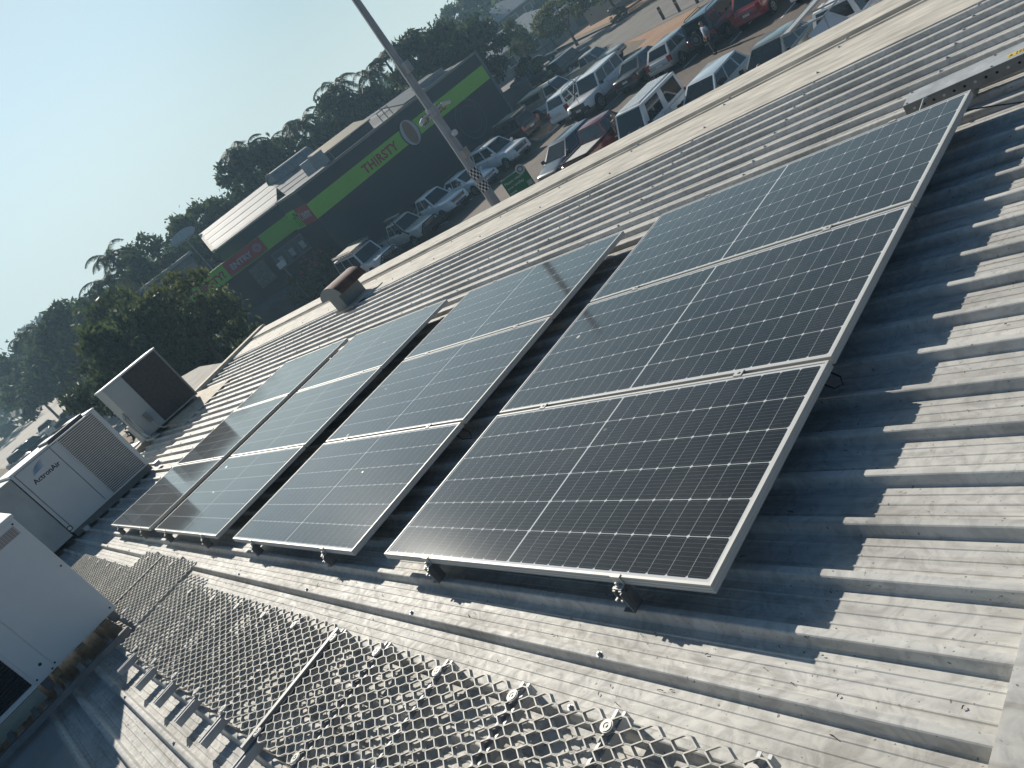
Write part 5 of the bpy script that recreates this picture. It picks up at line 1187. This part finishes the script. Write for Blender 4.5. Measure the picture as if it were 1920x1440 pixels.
def leaf_cloud(seed, n_clump, per, size, shape=(1,1,1), base=0.0):
    """leaf-sized faces in clumps spread through a unit crown (radius about 1, centre 0)"""
    r = random.Random(seed); m_ = MB()
    def leaf(p, s):
        d = Vector((r.gauss(0,1),r.gauss(0,1),r.gauss(0,.7)))
        if d.length < .1: d = Vector((1,0,0))
        d.normalize(); u = d.orthogonal(); u.rotate(Matrix.Rotation(r.uniform(0,2*PI),3,d)); v = d.cross(u)
        L, w = s*r.uniform(.7,1.4), s*r.uniform(.35,.6); p = Vector(p)
        m_.v += [tuple(p-u*L), tuple(p+v*w), tuple(p+u*L*1.05), tuple(p-v*w)]; k = len(m_.v)-4; m_.f.append((k,k+1,k+2,k+3)); m_.mi.append(0)
    for c in range(n_clump):
        while True:
            q = Vector((r.uniform(-1,1),r.uniform(-1,1),r.uniform(-.9,1)))
            if .25 < q.length < 1.0: break
        q = q.normalized()*(q.length**.55)
        cr = r.uniform(.16,.36)
        if q.z < -.25: cr *= .8
        for i in range(int(per*(cr/.26)**2)):
            o = Vector((r.gauss(0,1),r.gauss(0,1),r.gauss(0,1))).normalized()*cr*(r.random()**.35); o.z *= .75
            p = q+o
            if p.z < base-1.0: continue
            leaf((p.x*shape[0],p.y*shape[1],p.z*shape[2]), size*r.uniform(.6,1.25))
    for i in range(n_clump*5):                                   # stray sprigs make the outline uneven
        q = Vector((r.gauss(0,1),r.gauss(0,1),abs(r.gauss(0,1))-.4)).normalized()*r.uniform(.9,1.2)
        leaf((q.x*shape[0],q.y*shape[1],q.z*shape[2]), size*.8)
    return m_
CROWN = [leaf_cloud(s, 44, 95, .058, sh).mesh("crown", [LEAF[0]]) for s, sh in ((1,(1,1,.95)),(2,(1.1,.95,.8)),(3,(.85,.9,1.1)),(4,(1.15,1.1,.75)))]
def crown_mesh(i, l):
    key = (i,l)
    if key not in CROWNS:
        me = CROWN[i].copy(); me.materials.clear(); me.materials.append(LEAF[l]); CROWNS[key] = me
    return CROWNS[key]
CROWNS = {}
def limb_mesh(seed, th, spread):
    r = random.Random(seed); m_ = MB()
    m_.tube([(0,0,0),(.03,.02,th*.5),(0,.05,th)],.2,8,radii=[.22,.17,.14])
    for k in range(5):
        a = 2*PI*k/5+r.uniform(-.3,.3); e = spread*r.uniform(.6,.95)
        m_.tube([(0,.05,th*.85),(math.cos(a)*e*.5,math.sin(a)*e*.5,th+spread*.4),(math.cos(a)*e,math.sin(a)*e,th+spread*r.uniform(.6,1.1))],.08,6,radii=[.11,.07,.03])
    return m_
TREEN = 0
def tree(x, y, top, rad, var, lf, label, group="trees behind the black shop", low=None):
    """crown from low to top"""
    global TREEN; TREEN += 1
    low = max(.8, top-rad*2.0) if low is None else low; cz = (top+low)/2; rz = (top-low)/2
    t = thing("tree", label, "tree", (x,y,0), (0,0,(TREEN*2.4)%6.28), group)
    c = link("crown", crown_mesh(var,lf), t, (0,0,cz)); c.scale = (rad,rad,rz/.9)
    limb_mesh(TREEN, max(.6,low+rz*.35), rad*.8).build("trunk", BARK, t, smooth=True)
    return t
def frond_mesh(seed, n=13, L=2.2):
    r = random.Random(seed); m_ = MB()
    for k in range(n):
        a = 2*PI*k/n+r.uniform(-.2,.2); el = r.uniform(-.1,1.15); ln = L*r.uniform(.8,1.15); pts = []
        dx, dy = math.cos(a), math.sin(a); p = Vector((0,0,0)); e = el
        for j in range(9):
            pts.append(p.copy()); p = p+Vector((dx*math.cos(e),dy*math.cos(e),math.sin(e)))*ln/8; e -= .25
        side = Vector((-dy,dx,0))
        for j in range(1,9):
            for q in range(3):
                b = pts[j-1].lerp(pts[j],q/3); w = .50*L/2.2*math.sin(PI*min(1,(j+q/3)/9)*.86+.25); d = (pts[j]-pts[j-1]).normalized()
                for s in (1,-1):
                    tip = b+side*s*w+d*w*.45+Vector((0,0,-w*r.uniform(.25,.75)))
                    v = [b-d*.05, b+d*.05, tip]; m_.add([tuple(z) for z in v],[(0,1,2)])
        m_.tube(pts,.02,4,caps=False)
    return m_
FROND = [frond_mesh(s).mesh("crown",[PALML]) for s in (1,2,3)]
def palm(x, y, top, label, sc=1.0, lean=.3, group="palms above the tree line"):
    global TREEN; TREEN += 1
    t = thing("palm_tree", label, "palm", (x,y,0), (0,0,TREEN*1.7), group); h = top-1.0*sc
    c = link("crown", FROND[TREEN%3], t, (lean,0,h)); c.scale = (sc,sc,sc)
    m_ = MB(); m_.tube([(0,0,0),(lean*.3,0,h*.5),(lean,0,h)],.12,8,radii=[.17,.12,.10]); m_.build("trunk", BARK, t, smooth=True)
# far tree line behind the shop, left to right in the photo
row = [(-108.6,17.6,10.6,4.6,0,0),(-98,19,9.6,4.0,1,1),(-90,20,9.8,4.2,3,0),(-83,18.6,9.3,3.8,2,0),(-80,22.5,9.4,3.9,1,1),(-78,24.8,9.0,3.6,0,0),(-75.9,26.0,9.6,3.6,2,1),(-76,29,10.0,3.8,3,0),(-74,31.5,10.2,3.7,0,1),(-73,34,9.9,3.7,1,0),
       (-70.7,36.6,10.4,3.6,2,0),(-69.5,39.2,10.9,3.7,0,1),(-69.9,42.4,10.4,3.7,3,0),(-68,45.4,10.3,3.6,1,1),(-68.2,48.2,10.1,3.5,2,0),(-65,48.6,9.4,3.2,0,2),(-65.8,52.2,9.7,3.6,1,0),(-62.3,51.6,9.5,3.4,3,1),(-61,54.0,9.9,3.5,2,0),(-61.6,57.3,10.2,3.8,0,0),(-63.3,61.6,10.0,4.4,1,0),(-64.5,63.5,9.3,3.0,3,1),(-104,106,13.5,5.5,0,0),(-113,119,12.5,5,2,1),(-122,140,13,6,1,0),(-112,118,13,6,3,1),(-96,122,12,5.5,0,0),(-70,113,11,5,2,1)]
kinds = ["dark rounded tree","mid green leafy tree","olive green tree"]
for i,(x,y,tp,rd,v,l) in enumerate(row):
    tree(x,y,tp,rd,v,l,f"{kinds[l]} in the far tree line, {ORD[i]} from the left in the photo", low=max(1.0,tp-rd*1.9))
for i,(x,y,tp) in enumerate(((-97,18.0,10.6),(-92,18.3,10.2),(-71.6,22.3,11.0),(-73.5,21.6,9.6),(-70.7,37.2,11.9),(-69.0,37.6,11.6),(-67.5,43.6,10.7),(-68.4,50.0,11.7),(-67.0,47.3,10.2),(-61.7,51.0,10.7),(-60.2,53.2,10.6),(-62.5,49.5,10.4),(-71.5,40.8,10.6),(-70.6,44.2,10.7))):
    palm(x,y,tp+0.9,f"palm above the far tree line, {ORD[i]} palm from the left", 1.3 if i!=7 else 1.45)
# big leafy trees left, in front of the annex
lt = [(-41.5,11.0,7.2,2.9,0,1,1.0),(-40.2,13.2,7.5,2.3,1,3,2.6),(-44.5,10.0,6.6,2.2,3,0,2.0),(-46.5,12.5,7.0,2.8,2,1,1.0),(-42.0,14.9,5.6,1.9,1,1,.7),(-50,13.2,6.6,2.6,0,0,1.5),(-62,16.5,7.4,3.2,3,0,1.5),(-74,19.5,8.2,3.4,2,1,1.5),(-50,14.5,6.3,2.9,0,0,.8),(-39.6,9.6,5.3,2.2,2,0,.7)]
ltl = ["large leafy tree, centre of the green mass left of the shop","yellow tinged tree top nearest the THIRSTY sign","dark leafy tree behind the coil air conditioner","mid green tree behind the yellow tinged crown","low bushy tree against the lower left corner of the black shop","dark tree left of the coil air conditioner, second row","dark tree far left, third row back","hazy green tree far left at the back of the car park","dark tree between the annex and the leafy mass","small dark tree just above the coil air conditioner"]
for (x,y,tp,rd,v,l,lo),lb in zip(lt,ltl): tree(x,y,tp,rd,v,l,lb,"trees left of the shop",lo)
for i,(x,y,tp,rd,v,l) in enumerate(((-117,17.2,8.6,3.6,0,1),(-96,22.5,9.0,4.4,1,0),(-130,31,10.0,5.5,3,0),(-160,39,11.5,7,0,1),(-215,42,13.5,9,2,0),(-250,36,14,10,1,1),(-262,26,13.5,9,3,0),(-270,14,12.5,9,2,0),(-130,6.0,6.0,3.0,0,0))):
    tree(x,y,tp,rd,v,l,f"tree around the bare paving at the far left, {ORD[i]} going back","trees far left",3.6 if i==0 else 1.6)
# street trees and shrubs on the right
tree(-60.0,74.0,6.0,2.9,1,3,"bright yellow green tree in front of the brown walled house","street trees",1.6)
tree(-55.5,76.8,6.8,3.2,0,1,"dark green street tree right of the yellow green tree","street trees",1.5)
tree(-50.5,78.5,7.0,3.6,3,0,"dark spreading street tree shading the pale pickup","street trees",2.2)
tree(-44,77.5,7.5,4.0,2,0,"dark street tree at the top edge of the photo","street trees",2.0)
tree(-66.5,73.5,5.8,1.6,2,1,"small feathery tree left of the yellow green tree","street trees",2.0)
tree(-73,80.5,4.9,1.6,0,0,"small dark tree at the corner of the pale hip roof","street trees",1.4)
def shrub(x,y,h,rad,v,l,label,name="shrub",flowers=0):
    t = thing(name, label, "shrub", (x,y,0)); c = link("crown", crown_mesh(v,l), t, (0,0,h*.52)); c.scale=(rad,rad,h*.52)
    m_ = MB(); m_.tube([(0,0,0),(0,.03,h*.6)],.06,6); m_.build("trunk", BARK, t)
    if flowers:
        r = random.Random(3); m_ = MB()
        for i in range(flowers):
            a = r.uniform(0,2*PI); e = r.uniform(.2,1.2); p = Vector((rad*math.cos(a)*math.cos(e),rad*math.sin(a)*math.cos(e),h*.52+h*.5*math.sin(e)))
            for k in range(4): m_.obox(Matrix.Translation(p+Vector((r.gauss(0,.07),r.gauss(0,.07),r.gauss(0,.07)))) @ Euler((r.random(),r.random(),r.random())).to_matrix().to_4x4(), .06,.05,.012)
        o = m_.build("blossom", FLOWER, t); o["kind"] = "stuff"
    return t
shrub(-57.0,61.8,2.9,1.45,0,1,"round clipped shrub beside the street")
shrub(-48.3,25.0,2.7,1.25,1,3,"flowering shrub with pink blossom near the roof racked four wheel drive","flowering_shrub",16)
shrub(-49.4,23.6,1.9,1.1,2,3,"yellow green bush at the foot of the flowering shrub")
shrub(-47.6,26.1,2.4,0.9,3,0,"dark bush between the flowering shrub and the black wall")
shrub(-30.5,8.3,1.2,1.6,3,0,"low leafy bush overhanging the pale slab past the eaves")
shrub(-44,79,1.2,1.6,3,0,"low dark bush at the kerb under the street trees")
shrub(-52.5,72.8,1.0,1.2,2,2,"small dry bush on the far verge")
# far low hills of trees to close the view
def far_wood(name, pts, label):
    r = random.Random(9); m_ = MB()
    for (x,y,h,w) in pts:
        for k in range(150):
            px_, py_ = x+r.gauss(0,w), y+r.gauss(0,w*.5); pz = h*(r.random()**.6)*(1-.35*abs(px_-x)/w/2)
            d = Vector((r.gauss(0,1),r.gauss(0,1),r.gauss(0,1))).normalized(); u = d.orthogonal()*r.uniform(.8,1.8); v = d.cross(u)
            p = Vector((px_,py_,max(.4,pz))); m_.add([tuple(p-u),tuple(p+v*.6),tuple(p+u),tuple(p-v*.6)],[(0,1,2,3)])
    tag(m_.build(name, LEAF[0]), label, "wood", kind="stuff")
fw = []
rr_ = random.Random(4)
for a in range(70):
    an = math.radians(-100 + a*1.6); D = rr_.uniform(150,260); fw.append((math.sin(an)*D, math.cos(an)*D, rr_.uniform(8.5,11.0)+D*.006, 7))
far_wood("woodland", fw, "distant wood closing the view beyond the houses")
